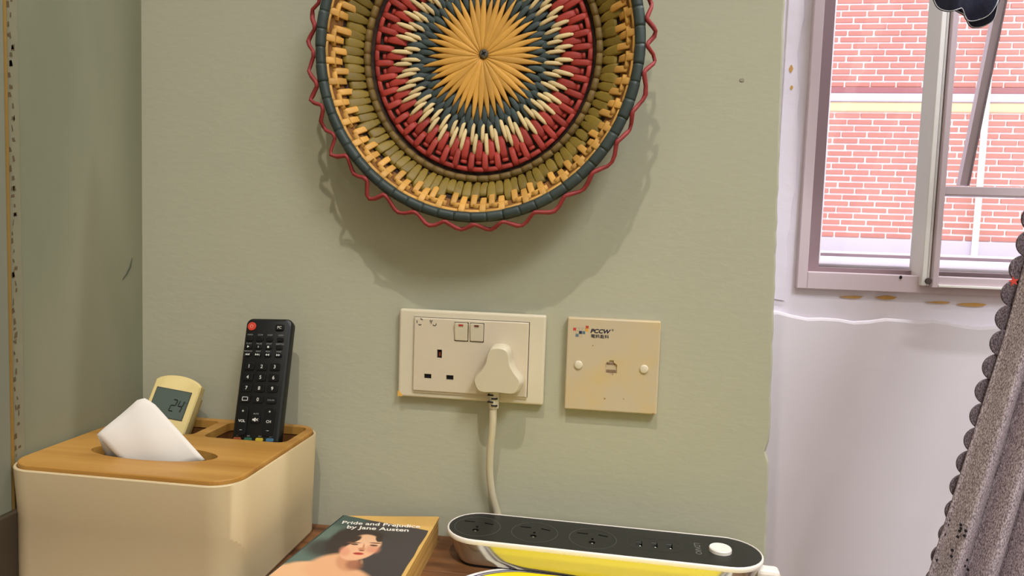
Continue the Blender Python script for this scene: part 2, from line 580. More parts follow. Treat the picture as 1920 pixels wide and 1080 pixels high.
def brick_rows(z0, nrow):
    global cnt
    for r_ in range(nrow):
        z = z0 + (r_ + .5) * PZ
        off = (0, .11, .045, .155)[r_ % 4]
        for c_ in range(-12, 26):
            x = 1.97 + off + c_ * PX
            vis = (1.87 < x < 3.62) and z < 3.38
            xr = x - 2.8 + random.uniform(-.003, .003)
            yr = random.uniform(-.003, .002)
            if vis and cnt < 300:
                o = bpy.data.objects.new('brick', meB)
                o.location = (xr, yr, z)
                link(o, bld)
                cnt += 1
            else:
                rest.append((xr, yr, z))
brick_rows(Z1, 20)
brick_rows(Z3, 15)
# bricks beyond the frame
vv, ff = [], []
for (x, y, z) in rest:
    i = len(vv)
    for sx, sz_ in ((-1, -1), (1, -1), (1, 1), (-1, 1)):
        vv.append((x + sx * .1045, y - .012, z + sz_ * .0200))
        vv.append((x + sx * .1045, y + .02, z + sz_ * .0200))
    ff += [(i, i + 2, i + 4, i + 6)] + [(i + 2 * k, i + 2 * k + 1, i + (2 * k + 3) % 8, i + (2 * k + 2) % 8) for k in range(4)]
me = bpy.data.meshes.new('outer_bricks')
me.from_pydata(vv, [], ff)
me.materials.append(M_brick)
o = link(bpy.data.objects.new('outer_bricks', me), bld)
o['kind'] = 'stuff'

# ------------------------------------------------------------------ ceiling lamp (above the frame)
lamp = thing('ceiling_lamp', 'brass ceiling lamp with three frosted bulbs, above the frame', 'lamp', (.10, -.84, ZC))
M_brass = mat('brass', srgb(180, 140, 70), .3, .9)
obj('canopy', plate(bmesh.new(), ellipse(0, 0, .07, .07, 24), -.03, 0), M_brass, lamp)
bm = tube(bmesh.new(), [(-.55, 0, -.06), (.57, 0, -.06)], .008, 8)
tube(bm, [(0, 0, -.02), (0, 0, -.06)], .008, 8)
obj('arm', bm, M_brass, lamp)
em = bpy.data.materials.new('bulb_glow'); em.use_nodes = True
em.node_tree.nodes['Principled BSDF'].inputs['Emission Color'].default_value = LAMP_COL + (1,)
em.node_tree.nodes['Principled BSDF'].inputs['Emission Strength'].default_value = 4
for (bp_, en) in BULBS:
    lx, lz = bp_[0] - .10, bp_[2] - ZC
    obj('socket', tube(bmesh.new(), [(lx, 0, -.06), (lx, 0, lz + .055)], .012, 12), M_brass, lamp)
    bm = bmesh.new()
    bmesh.ops.create_uvsphere(bm, u_segments=12, v_segments=8, radius=.025)
    for v in bm.verts: v.co += Vector((lx, 0, lz + .040))
    obj('bulb', bm, em, lamp, smooth=True)
    bm = bmesh.new()
    loft(bm, [[Vector((lx + r * math.cos(t), r * math.sin(t), lz + z)) for t in (2 * PI * k / 24 for k in range(24))] for r, z in ((.014, .085), (.036, .075), (.042, .02), (.040, .02), (.034, .072), (.013, .080))], False, False)
    obj('shade', bm, M_brass, lamp, smooth=True)
    ld = bpy.data.lights.new('bulb_light', 'SPOT')
    ld.spot_size = math.radians(104)
    ld.spot_blend = 1.0
    ld.energy = en
    ld.color = LAMP_COL
    ld.shadow_soft_size = .014
    lo_ = bpy.data.objects.new('bulb_light', ld)
    lo_.location = (lx, 0, lz)
    link(lo_, lamp)

pan = thing('added_fill_panel', 'added square fill light on the ceiling, unseen, deeper in the room', 'lamp', FILL_PANEL[0])
obj('frame', plate(bmesh.new(), rrect(-.33, .33, -.33, .33, .02, 4), -.02, .018, holes=[rrect(-.305, .305, -.305, .305, .01, 4)]), M_ceil, pan)
em2 = bpy.data.materials.new('fill_glow'); em2.use_nodes = True
em2.node_tree.nodes['Principled BSDF'].inputs['Emission Color'].default_value = FILL_PANEL[2] + (1,)
em2.node_tree.nodes['Principled BSDF'].inputs['Emission Strength'].default_value = 2
obj('diffuser', bx(-.304, .304, -.304, .304, -.006, .012), em2, pan)
ld = bpy.data.lights.new('fill_panel_light', 'AREA')
ld.shape = 'SQUARE'; ld.size = .6; ld.energy = FILL_PANEL[1]; ld.color = FILL_PANEL[2]
lo_ = bpy.data.objects.new('fill_panel_light', ld); lo_.location = (0, 0, -.022)
link(lo_, pan)

tl_ = thing('added_fill_tube', 'added cool white fill tube, unseen, high in the window recess', 'lamp', FILL_TUBE[0])
obj('housing', bx(-.26, .26, -.03, .03, .012, .04, bev=.004), M_white, tl_)
obj('tube', tube(bmesh.new(), [(-.24, 0, 0), (.24, 0, 0)], .010, 12), em2, tl_, smooth=True)
obj('hanger', bx(-.01, .01, -.005, .005, .04, ZC - FILL_TUBE[0][2]), M_white, tl_)
ld = bpy.data.lights.new('fill_tube_light', 'AREA')
ld.shape = 'RECTANGLE'; ld.size = .48; ld.size_y = .03; ld.energy = FILL_TUBE[1]; ld.color = FILL_TUBE[2]
lo_ = bpy.data.objects.new('fill_tube_light', ld); lo_.location = (0, 0, -.014)
lo_.rotation_euler = (math.radians(22), 0, 0)
link(lo_, tl_)

# ------------------------------------------------------------------ table
M_wood = mat('table_wood', srgb(132, 88, 52), .5, col2=srgb(84, 52, 30), nscale=9, stretch=(1.2, 9, 1), ramp=(.35, .65), bump=.2, bscale=40, bstretch=(.5, 6, 1))
tab = thing('wooden_table', 'brown wooden table top with dark grain against the wall', 'table', (-.17, -.4, 0))
ts = bmesh.new()
ty = [-.001, -.075, -.16, -.25, -.34, -.43, -.52]
for i in range(6):
    o = obj('plank', bx(XL + .17 + .001 + (.010 if i > 1 else .0105), .138 + .17, ty[i + 1] + .4 + .0004, ty[i] + .4 - .0004, TB - .028, TB, bev=.0012), M_wood, tab)
obj('apron', bx(XL + .2 + .17, .11 + .17, -.48 + .4, -.46 + .4, TB - .10, TB - .028), M_wood, tab)
for x in (XL + .22 + .17, .08 + .17):
    for y in (-.47 + .4, -.05 + .4):
        obj('leg', bx(x - .02, x + .02, y - .02, y + .02, 0, TB - .028, bev=.002), M_wood, tab)

# ------------------------------------------------------------------ woven basket
BC = Vector((-0.130, 0.0, 1.210))
OV = 1.05
bask = thing('woven_basket', 'round multicoloured woven straw basket tray screwed to the wall', 'basket', BC)
def hprof(r):
    K = [(0, .0125), (.05, .0135), (.09, .0165), (.099, .018), (.104, .0195), (.112, .026), (.125, .036), (.136, .046), (.150, .052)]
    for (a_, ha), (b_, hb) in zip(K[:-1], K[1:]):
        if r <= b_:
            return ha + (hb - ha) * (r - a_) / (b_ - a_)
    return K[-1][1]
def BP(r, a, dh=0.0):
    return Vector((r * math.cos(a), -(hprof(r) + dh), OV * r * math.sin(a)))
def radial_dir(a): return Vector((math.cos(a), 0, math.sin(a)))
def tang_dir(a): return Vector((-math.sin(a), 0, math.cos(a)))
OUT = Vector((0, -1, 0))
# base dish
bm = bmesh.new()
rs = [0.001, .02, .05, .08, .099, .1035, .106, .115, .125, .136]
top = []; bot = []
NS = 72
for r in rs:
    top.append([BP(r, 2 * PI * k / NS, -.002) for k in range(NS)])
for r in rs[::-1]:
    bot.append([BP(r, 2 * PI * k / NS, -.006) for k in range(NS)])
loft(bm, top + bot, True, True)
obj('base_weave', bm, mat('basket_base', srgb(66, 44, 30), .85, col2=srgb(40, 26, 20), nscale=180, ramp=(.4, .6)), bask, smooth=True)
bm = bmesh.new()
loft(bm, [[BP(r, 2 * PI * k / NS, d_) for k in range(NS)] for r, d_ in ((.127, -.0012), (.1285, -.0002), (.137, -.0002), (.139, -.0012))], False, False)
obj('outer_backing', bm, mat('basket_backing', srgb(128, 84, 40), .85, noise=.3, nscale=160), bask, smooth=True)
M_yel = mat('straw_yellow', srgb(206, 152, 68), .5, var=.16, noise=.14, nscale=90, spec=.3)
M_teal = mat('straw_teal', srgb(62, 72, 70), .55, var=.16, noise=.15, nscale=120, spec=.3)
M_cream = mat('straw_cream', srgb(218, 192, 140), .55, var=.10, noise=.12, nscale=120, spec=.3)
M_red = mat('straw_red', srgb(160, 55, 44), .5, var=.16, noise=.15, nscale=120, spec=.3)
M_olive = mat('straw_olive', srgb(126, 104, 40), .5, var=.22, noise=.2, nscale=150, spec=.35)
M_tan = mat('straw_tan', srgb(206, 154, 76), .5, var=.17, noise=.15, nscale=120, spec=.35)
M_bead = mat('straw_bead', srgb(112, 88, 40), .6, var=.12, noise=.25, nscale=200)
J = random.uniform
def straw(name, r0, r1, a, w_, m, dh=.001, th=.0008, taper=(.7, 1, 1, 1, .7), skew=0.0, bulge=.0009, ends=(-.0014, -.0014)):
    n_ = len(taper)
    pts, sd_, nr, wd = [], [], [], []
    for i in range(n_):
        t = i / (n_ - 1)
        r = r0 + (r1 - r0) * t
        aa = a + skew * (t - .5)
        e = math.sin(PI * t) * bulge
        if t < .12: e += ends[0]
        if t > .88: e += ends[1]
        pts.append(BP(r, aa, dh + e)); sd_.append(tang_dir(aa)); nr.append(OUT); wd.append(w_ * taper[i])
    return obj(name, ribbon(bmesh.new(), pts, sd_, nr, wd, th), m, bask, smooth=True)
def arc(name, r, a0, a1, w_, m, dh=.001, th=.0008, n_=5, bulge=.0004):
    pts, sd_, nr, wd = [], [], [], []
    for i in range(n_):
        t = i / (n_ - 1)
        aa = a0 + (a1 - a0) * t
        pts.append(BP(r, aa, dh + math.sin(PI * t) * bulge - (.0008 if i in (0, n_ - 1) else 0))); sd_.append(radial_dir(aa)); nr.append(OUT); wd.append(w_)
    return obj(name, ribbon(bmesh.new(), pts, sd_, nr, wd, th), m, bask, smooth=True)
NP = 44
U = 2 * PI / NP
for k in range(NP):
    a = k * U + J(-.012, .012)
    # yellow petals from the screw outwards
    straw('straw_petal', .002, J(.050, .058), a, .0033, M_yel, dh=.0024 + (k % 2) * .0004, th=.0007, taper=(.10, .46, .84, 1.0, .92, .74, .5, .14), skew=J(-.05, .05), bulge=.0012, ends=(0, -.0018))
    # teal, two staggered rows
    straw('teal_strand', .040 + J(-.002, .002), .060 + J(-.002, .002), a + U * .5, .0028, M_teal, dh=.0012, taper=(.55, .8, 1, 1, .8), skew=J(-.02, .02))
    straw('teal_strand', .051 + J(-.002, .002), .071 + J(-.003, .003), a + U * .98, .0031, M_teal, dh=.0006, taper=(.6, .9, 1, 1, .75), skew=J(-.02, .02))
    # cream, two staggered rows
    straw('cream_strand', .057 + J(-.001, .002), .076 + J(-.002, .002), a + U * .27, .0019, M_cream, dh=.0019, taper=(.75, 1, 1, .95, .6), skew=J(-.015, .015))
    straw('cream_strand', .065 + J(-.002, .002), .085 + J(-.002, .003), a + U * .60, .0021, M_cream, dh=.0019, taper=(.7, 1, 1, .9, .45), skew=J(-.015, .015))
    # red rows
    straw('red_strand', .071 + J(-.001, .001), .092, a + U * .95, .0036, M_red, dh=.0006, th=.0006, taper=(.9, 1, 1, 1, .9))
    straw('red_strand', .083 + J(-.002, .001), .1005, a + U * .45, .0030, M_red, dh=.0018, th=.0006, taper=(.85, 1, 1, 1, .95))
    arc('red_strand', .0985, a + U * .55, a + U * 1.38, .0023, M_red, dh=.0014)
    arc('red_strand', .0925, a + U * .72, a + U * 1.2, .0018, M_red, dh=-.0002)
    # tan outer weave
    straw('tan_strand', .1245 + J(-.0015, .001), .1385, a + U * .5, .0033, M_tan, dh=.0020, th=.0006, taper=(.85, 1, 1, 1, 1))
    straw('tan_strand', .1195 + J(-.002, .001), .1325, a + U * .02, .0031, M_tan, dh=.0014, th=.0006, taper=(.8, 1, 1, 1, 1))
    arc('tan_strand', .1318, a + U * .0, a + U * .80, .0027, M_tan, dh=.0008)
    arc('tan_strand', .1372, a + U * .56, a + U * 1.44, .0030, M_tan, dh=.0010)
    # olive pairs
for k in range(NP * 2 + 12):
    a = 2 * PI * k / (NP * 2 + 12) + J(-.008, .008)
    straw('olive_strand', .1090, J(.1225, .1295), a, .0047, M_olive, th=.0005, bulge=.0004, dh=.0005 + J(0, .0008), taper=(.45, .85, 1, 1, .9), skew=J(-.02, .02))
# olive bead ring of short wraps
for k in range(64):
    a0 = 2 * PI * k / 64
    pts = [BP(.1068, a0 + (2 * PI / 64) * t * 1.02, .0012) for t in (0, .33, .66, 1)]
    obj('bead_wrap', tube(bmesh.new(), pts, [.0030, .0034, .0034, .0030], 7, up=OUT), M_bead, bask, smooth=True)
# teal rim coil wraps
M_rim = mat('straw_rim', srgb(52, 62, 58), .5, var=.16, noise=.2, nscale=120, spec=.4)
for k in range(60):
    a0 = 2 * PI * k / 60
    R0 = .0048 + J(-.0002, .0003)
    pts = [BP(.1408, a0 + (2 * PI / 60) * t * 1.03, .0008) for t in (0, .15, .5, .85, 1)]
    obj('rim_wrap', tube(bmesh.new(), pts, [R0 * .965, R0, R0, R0, R0 * .95], 10, up=OUT), M_rim, bask, smooth=True)
# red edge cord, zigzag loops
pts = []
M_cord = mat('red_cord', srgb(146, 50, 48), .55, noise=.25, nscale=160, bump=.3, bscale=300)
def rr_(r, a, h): return Vector((r * math.cos(a), -h, OV * r * math.sin(a)))
a0 = 0.0
while a0 < 2 * PI - .09:
    deg = math.degrees(a0) % 360
    amp, pit = .0085, .170
    if 232 < deg < 300: amp, pit = .0048, .205
    if 300 <= deg < 340: amp, pit = .0040, .185
    pit *= J(.78, 1.22)
    if a0 + pit > 2 * PI - .09: pit = 2 * PI - a0
    am = amp * J(.55, 1.3)
    pts += [rr_(.1468, a0, .0515), rr_(.1476, a0 + pit * .10, .0495), rr_(.1476 + am * .85, a0 + pit * .38, .047 + J(-.002, .003)), rr_(.1478 + am, a0 + pit * .52, .046 + J(-.003, .003)), rr_(.1476 + am * .7, a0 + pit * .70, .048), rr_(.1472, a0 + pit * .93, .0505)]
    a0 += pit
obj('edge_cord', tube(bmesh.new(), pts, [.0019 + J(-.0003, .0003) for _ in pts], 7, closed=True, up=OUT), M_cord, bask, smooth=True)['label'] = 'red zigzag cord along the rim'
# mounting screw
sx = Vector((.0015, -.0165, .002))
M_screw = mat('screw_steel', srgb(120, 112, 100), .35, .8)
bm = bmesh.new()
loft(bm, [[sx + Vector((r * math.cos(t), -h, r * math.sin(t))) for t in (2 * PI * k / 20 for k in range(20))] for r, h in ((.0022, -.016), (.0022, -.002), (.0042, 0), (.0042, .0008), (.003, .0018))])
scr = obj('screw', bm, M_screw, bask)
bm = bmesh.new()
for rot in (.5, .5 + PI / 2):
    plate_pts = rrot(0, 0, .0046, .0011, rot)
    b_ = bmesh.new()
    plate(b_, plate_pts, 0, .0003, f=lambda x, y, z: Vector((sx.x + x, sx.y - .0019 - z, sx.z + y)))
    me_ = bpy.data.meshes.new('t'); b_.to_mesh(me_); b_.free()
    bm.from_mesh(me_)
obj('cross_slot', bm, MATS['hole_black'], scr)

# ------------------------------------------------------------------ wall socket
M_plas = mat('socket_plastic', srgb(212, 200, 174), .35, noise=.03, nscale=20, spec=.5)
M_plas2 = mat('socket_panel_plastic', srgb(208, 193, 168), .35, spec=.5)
M_gap = mat('seam_dark', srgb(60, 44, 34), .8)
so = thing('wall_socket', 'cream double power socket plate with two rocker switches', 'socket', (-.134, 0, .931))
SL = lambda y0: (lambda x, y, z: Vector((x, -y0 - z, y)))
obj('plate', bx(-.071, .071, -.009, 0, -.0428, .0428, bev=.0022, seg=3), M_plas, so)
obj('seam', bx(-.0558, .0558, -.0094, -.008, -.0358, .0358), M_gap, so)
holes = [rrot(-.0297, .0015, .0048, .0082, 0), rrot(-.0407, -.0208, .0072, .0046, 0), rrot(-.0190, -.0208, .0072, .0046, 0)]
bm = plate(bmesh.new(), rrot(0, 0, .1105, .0708, 0), 0, .0036, holes=holes, f=SL(.0084), bev=.0008)
panel = obj('panel', bm, M_plas2, so)
obj('panel_lip', bx(-.0550, .0550, -.0105, -.0084, -.0372, -.0354), M_plas2, so)
obj('socket_well', bx(-.048, -.012, -.0096, -.0088, -.026, .008), MATS['hole_black'], so)
M_pin = mat('pin_copper', srgb(170, 80, 50), .4, .6)
obj('contact', bx(-.0302, -.0290, -.0104, -.0094, -.001, .003), M_pin, so)
for i, x in enumerate((-.0088, .0062)):
    bm = bmesh.new()
    prof = [(.0090, .0120), (.0090, .0160), (-.0080, .0132), (-.0080, .0120)]   # z , out
    loft(bm, [[Vector((x + s_, -h, z + .0235)) for z, h in prof] for s_ in (-.0062, .0062)])
    bmesh.ops.bevel(bm, geom=list(bm.edges), offset=.0005, segments=2, affect='EDGES')
    rk = obj('rocker_switch', bm, M_plas, so)
    obj('switch_surround', bx(x - .0067, x + .0067, -.0122, -.0118, .0148, .0330), M_gap, rk)
    y_ = -.01595
    obj('indicator', bx(x - .0022, x + .0022, y_ - .0003, y_ + .002, .0300, .0313), mat('red_mark', srgb(170, 40, 36), .5) if i == 0 else mat('dark_red_mark', srgb(100, 36, 32), .5), rk)
# worn print in the corner
M_ink = mat('black_ink', srgb(40, 38, 40), .6)
def arcpts(cx, cz, r, a0, a1, n_=8): return [Vector((cx + r * math.cos(a0 + (a1 - a0) * k / n_), -.01215, cz + r * math.sin(a0 + (a1 - a0) * k / n_))) for k in range(n_ + 1)]
bm = bmesh.new()
for (cx, cz, r, a0, a1) in ((-.0495, .0315, .0030, .6, 1.5), (-.0495, .0315, .0030, 2.8, 3.6), (-.0495, .0315, .0030, 4.2, 5.2), (-.0355, .0310, .0030, 2.2, 3.4), (-.0352, .0300, .0017, 3.6, 6.6), (-.0385, .0325, .001, 2, 4)):
    tube(bm, arcpts(cx, cz, r, a0, a1), .00035, 5)
obj('worn_print', bm, M_ink, so)
st = obj('stain', plate(bmesh.new(), [(-.0708, -.0425), (-.0655, -.0425), (-.067, -.0398), (-.0695, -.0368), (-.0708, -.0375)], 0, .0002, f=SL(.0086)), mat('yellow_stain', srgb(222, 172, 84), .6), so)
for v in st.data.vertices: v.co.y -= .0006

# ------------------------------------------------------------------ plug and its cord
M_plug = mat('plug_plastic', srgb(200, 188, 160), .4, spec=.5)
plug = thing('power_plug', 'off-white three pin plug pushed into the double socket', 'plug', (-.1040, -.0121, .918))
def plug_out(sc_, y):
    c = [(-.0095, .0215), (-.0062, .0258), (.0005, .0272), (.0068, .0258), (.0098, .0215), (.0112, .0125), (.0152, .0050), (.0208, -.0020), (.0214, -.0072), (.0166, -.0150), (.0000, -.0150), (-.0160, -.0150), (-.0214, -.0072), (-.0208, -.0015), (-.0152, .0050), (-.0112, .0125)]
    pts_ = []
    n_ = len(c)
    for i in range(n_):
        a_, b_, c_, d_ = [Vector(c[(i + k) % n_]) for k in (-1, 0, 1, 2)]
        for k in range(4):
            t = k / 4
            q_ = .5 * ((2 * b_) + (c_ - a_) * t + (2 * a_ - 5 * b_ + 4 * c_ - d_) * t * t + (3 * b_ - a_ - 3 * c_ + d_) * t ** 3)
            pts_.append(Vector((q_.x * sc_, y, (q_.y - .004) * sc_ + .004)))
    return pts_
bm = bmesh.new()
loft(bm, [plug_out(s_, y) for s_, y in ((1.03, 0), (1.06, -.005), (1.06, -.012), (1.02, -.018), (.985, -.0206), (.95, -.0215))])
autosmooth(obj('body', bm, M_plug, plug), 40)
bm = bmesh.new()
q0 = Vector((-.0045, -.011, -.0155))
tube(bm, [q0 + Vector((0, 0, .004)), q0 + Vector((.0003, 0, -.006)), q0 + Vector((.0008, 0, -.016))], [.0056, .0052, .0046], 12)
sr = obj('strain_relief', bm, M_plug, plug, smooth=False)
for i, dz in enumerate((-.0030, -.0062, -.0095, -.0128)):
    sg = -1 if i % 2 == 0 else 1
    o = obj('relief_slot', bx(q0.x + (-.0046 if sg < 0 else -.0010), q0.x + (.0010 if sg < 0 else .0046), q0.y - .0058, q0.y - .003, q0.z + dz - .0006, q0.z + dz + .0006), MATS['hole_black'], sr)
base = plug.location
cw = [(-.1083, -.0231, .8880), (-.1085, -.0225, .868), (-.1105, -.0190, .845), (-.1110, -.0150, .822), (-.1085, -.0110, .800), (-.1040, -.0072, .782), (-.0980, -.0052, .766), (-.080, -.0050, .7562), (-.04, -.0055, .7542), (.05, -.0075, .7542), (.110, -.009, .7545), (.138, -.014, .7545), (.160, -.026, .745), (.170, -.042, .742), (.164, -.0480, .752), (.1490, -.0478, .7600)]
path = smooth_path([Vector(p_) - base for p_ in cw], 6)
obj('cord', tube(bmesh.new(), path, .0036, 10), M_plug, plug, smooth=True)

# ------------------------------------------------------------------ telephone plate
M_ph = mat('phone_plastic', srgb(196, 178, 148), .4, col2=srgb(204, 176, 118), nscale=22, stretch=(1, 1, 1), ramp=(.48, .72), spec=.45)
ph = thing('telephone_socket', 'yellowed square telephone outlet plate with printed coloured logo', 'socket', (-.0002, 0, .930))
T = [(-.0040, .0052), (-.0020, .0052), (-.0020, .0072), (.0022, .0072), (.0022, .0052), (.0040, .0040), (.0055, .0030), (.0055, -.0048), (.0022, -.0048), (.0022, -.0068), (-.0022, -.0068), (-.0022, -.0048), (-.0055, -.0048), (-.0055, .0030)]
T = [(x - .0008, y - .002) for x, y in T]
sq = rrect(-.0427, .0427, -.0433, .0433, .0012, 3)
bm = plate(bmesh.new(), sq, 0, .0092, holes=[T], f=SL(0), bev=.0012)
obj('plate', bm, M_ph, ph)
obj('jack', bx(-.0085, .007, -.0075, -.002, -.011, .007), mat('jack_inner', srgb(190, 170, 140), .5), ph)
bm = bx(-.0052, .0036, -.0079, -.0070, -.0066, -.0040)
box(bm, -.0048, .0032, -.0080, -.0072, .0010, .0022)
obj('jack_contact', bm, mat('jack_brown', srgb(130, 104, 80), .5), ph)
for x, z in ((-.0311, -.0008), (.0292, -.0013)):
    bm = bmesh.new()
    loft(bm, [[Vector((x + r * math.cos(t), -.0088 - h, z + r * math.sin(t))) for t in (2 * PI * k / 20 for k in range(20))] for r, h in ((.0040, 0), (.0040, .0012), (.0034, .0020), (.0020, .0024))])
    autosmooth(obj('screw_cap', bm, M_plas, ph), 30)
# logo: coloured squares + lettering
LG = [((-.0360, .0325), srgb(190, 66, 50)), ((-.0244, .0350), srgb(180, 70, 44)), ((-.0246, .0322), srgb(220, 160, 60)), ((-.0304, .0297), srgb(36, 48, 72)), ((-.0274, .0296), srgb(88, 110, 128)), ((-.0335, .0268), srgb(90, 112, 130))]
for i, ((x, z), c_) in enumerate(LG):
    obj('logo_square', plate(bmesh.new(), rrot(x, z, .0027, .0026, 0), 0, .00012, f=SL(.0092)), mat('logo_%d' % i, c_, .5), ph)
bm = bmesh.new()
for (x, z) in ((-.0332, .0325), (-.0304, .0325), (-.0274, .0325), (-.0335, .0297), (-.0304, .0268)):
    for w_, h_ in ((.0028, .0028),):
        ou = rrot(x, z, w_, h_, 0); inn = rrot(x, z, w_ - .0004, h_ - .0004, 0)
        b_ = bmesh.new(); plate(b_, ou, 0, .00008, holes=[inn], f=SL(.0092))
        me_ = bpy.data.meshes.new('t'); b_.to_mesh(me_); b_.free(); bm.from_mesh(me_)
obj('logo_outline', bm, mat('logo_grey', srgb(150, 140, 124), .6), ph)
M_navy = mat('navy_ink', srgb(24, 26, 50), .5)
text('logo_lettering', 'PCCW', .0052, (-.0212, -.00935, .0300), (1, 0, 0), (0, 0, 1), M_navy, ph, bold=.035, shear=.25, fit=.0188)
text('logo_mark', '®', .0026, (-.0018, -.00935, .0325), (1, 0, 0), (0, 0, 1), M_navy, ph)
text('logo_characters', '電訊盈科', .0036, (-.0206, -.00935, .0256), (1, 0, 0), (0, 0, 1), M_navy, ph, bold=.01, fit=.0166)
for x, z, s_ in ((-.0055, -.0312, .0010), (.012, -.0305, .0006), (-.0185, .018, .0007), (.0395, -.0425, .001)):
    obj('spot', plate(bmesh.new(), ellipse(x, z, s_, s_ * .8, 8), 0, .0001, f=SL(.0092)), mat('brown_spot', srgb(150, 116, 70), .7), ph)

# ------------------------------------------------------------------ tissue box organiser
BXC = Vector((-.3805, -.0905, TB))
bw, bd, bh = .2000, .1700, .0995
tbx = thing('tissue_box', 'cream desk tissue box with bamboo lid and compartments', 'tissue box', BXC)
M_cream2 = mat('box_cream', srgb(206, 184, 144), .5, spec=.35, bump=.05, bscale=500)
M_bam = mat('bamboo', srgb(190, 142, 70), .42, col2=srgb(160, 110, 46), nscale=26, stretch=(.22, 2.6, 1), ramp=(.3, .72), spec=.35)
M_bamd = mat('bamboo_dark', srgb(120, 74, 34), .6)
def rr3(x0, x1, y0, y1, r, z, n_=10): return [Vector((x, y, z)) for x, y in rrect(x0, x1, y0, y1, r, n_)]
hx, hy = bw / 2, bd / 2
bm = bmesh.new()
loops = [rr3(-hx + .0060, hx - .0052, -hy + .007, hy - .002, .020, .0),
         rr3(-hx + .0048, hx - .0040, -hy + .006, hy - .001, .022, .002), rr3(-hx, hx, -hy, hy, .025, bh - .0008), rr3(-hx + .0006, hx - .0006, -hy + .0006, hy - .0006, .0244, bh),
         rr3(-hx + .0020, hx - .0020, -hy + .0020, hy - .0020, .023, bh), rr3(-hx + .0026, hx - .0026, -hy + .0026, hy - .0026, .0224, bh - .001),
         rr3(-hx + .0026, hx - .0026, -hy + .0026, hy - .0026, .0224, .004)]
loft(bm, loops)
autosmooth(obj('body', bm, M_cream2, tbx), 40)
l_ = lambda x, y: (x - BXC.x, y - BXC.y)
slot = []
sc_x, sc_y = l_(-.3830, -.1215)
slot = ellipse(sc_x, sc_y, .0570, .0185, 40)
h1x0, h1y0 = l_(-.3725, -.0690); h1x1, h1y1 = l_(-.2915, -.0175)
h2x0, h2y0 = l_(-.4560, -.0660); h2x1, h2y1 = l_(-.3840, -.0175)
hole1 = rrect(h1x0, h1x1, h1y0, h1y1, .008, 5)
hole2 = rrect(h2x0, h2x1, h2y0, h2y1, .006, 5)
g = .0030
bm = plate(bmesh.new(), rrect(-hx + g, hx - g, -hy + g, hy - g, .022, 10), bh - .004, .1029, holes=[slot, hole1, hole2], bev=.0010)
lid = obj('lid', bm, M_bam, tbx)
# compartment wells under the lid
def well(name, hole, dep):
    bm = bmesh.new()
    z1, z0 = bh - .004, bh - .004 - dep
    R_ = [[bm.verts.new((x, y, z)) for x, y in hole] for z in (z1, z0)]
    n_ = len(hole)
    for i in range(n_): bm.faces.new((R_[0][i], R_[0][(i + 1) % n_], R_[1][(i + 1) % n_], R_[1][i]))
    bm.faces.new(R_[1])
    o = obj(name, bm, M_bamd, tbx)
    return o
well('compartment', rrect(h1x0 - .001, h1x1 + .001, h1y0 - .024, h1y1 + .001, .008, 5), .085)
well('compartment', rrect(h2x0 - .001, h2x1 + .001, h2y0 - .012, h2y1 + .001, .006, 5), .040)
# tissues waiting inside
obj('tissue_stack', bx(-.08, .078, -.075, -.005, .006, .060, bev=.004), mat('tissue_white', srgb(218, 209, 198), .9, bump=.1, bscale=80), tbx)

# tissue pulled through the slot
ti = thing('paper_tissue', 'white folded paper tissue standing out of the slot', 'tissue', (-.383, -.1215, .853))
M_tis = MATS['tissue_white']
ZT = .8529
def ply(name, A_, B_, C_, D_, bulge, off, nn=12):
    A_, B_, C_, D_ = [Vector(v) for v in (A_, B_, C_, D_)]
    nrm = (C_ - A_).cross(B_ - A_).normalized()
    if nrm.y > 0: nrm = -nrm
    bm = bmesh.new()
    front, back = [], []
    for i in range(nn + 1):
        s_ = i / nn
        ra, rb = [], []
        for j in range(nn + 1):
            t = j / nn
            p_ = (A_ * (1 - s_) + B_ * s_) * (1 - t) + (D_ * (1 - s_) + C_ * s_) * t
            # round the upper fold
            e = 4 * s_ * (1 - s_) * 4 * t * (1 - t)
            cr = max(0, s_ - .85) / .15 * max(0, .15 - t) / .15
            p_ = p_ + nrm * (bulge * e + .0005 * math.sin(9 * s_ + 4 * t)) - Vector((0, 0, .004)) * cr + Vector(off)
            ra.append(p_); rb.append(p_ - nrm * .0009)
        front.append(ra); back.append(rb)
    V1 = [[bm.verts.new(p_ - ti.location) for p_ in r_] for r_ in front]
    V2 = [[bm.verts.new(p_ - ti.location) for p_ in r_] for r_ in back]
    for V in (V1, V2):
        for i in range(nn):
            for j in range(nn):
                bm.faces.new((V[i][j], V[i + 1][j], V[i + 1][j + 1], V[i][j + 1]))
    for i in range(nn):
        for (a_, b_) in (((i, 0), (i + 1, 0)), ((i, nn), (i + 1, nn)), ((0, i), (0, i + 1)), ((nn, i), (nn, i + 1))):
            bm.faces.new((V1[a_[0]][a_[1]], V1[b_[0]][b_[1]], V2[b_[0]][b_[1]], V2[a_[0]][a_[1]]))
    return obj(name, bm, M_tis, ti, smooth=True)
Af = at(181, 815, 1, -.140); Bf = at(272, 738, 1, -.118); Cf = at(384, 862, 1, -.122); Df = at(238, 858, 1, -.134) + Vector((.01, 0, -.016))
ply('front_ply', Af, Bf, Cf, Df, .0035, (0, 0, 0))
A2 = at(184, 820, 1, -.128); B2 = at(279, 744, 1, -.108); C2 = at(381, 866, 1, -.113); D2 = at(205, 862, 1, -.119) + Vector((.006, 0, -.016))
ply('back_ply', A2, B2, C2, D2, .003, (0, 0, 0))
A3 = at(192, 828, 1, -.134); B3 = at(272, 756, 1, -.113); C3 = at(345, 870, 1, -.118); D3 = at(213, 862, 1, -.127) + Vector((.004, 0, -.016))
ply('inner_ply', A3, B3, C3, D3, .002, (0, 0, 0))

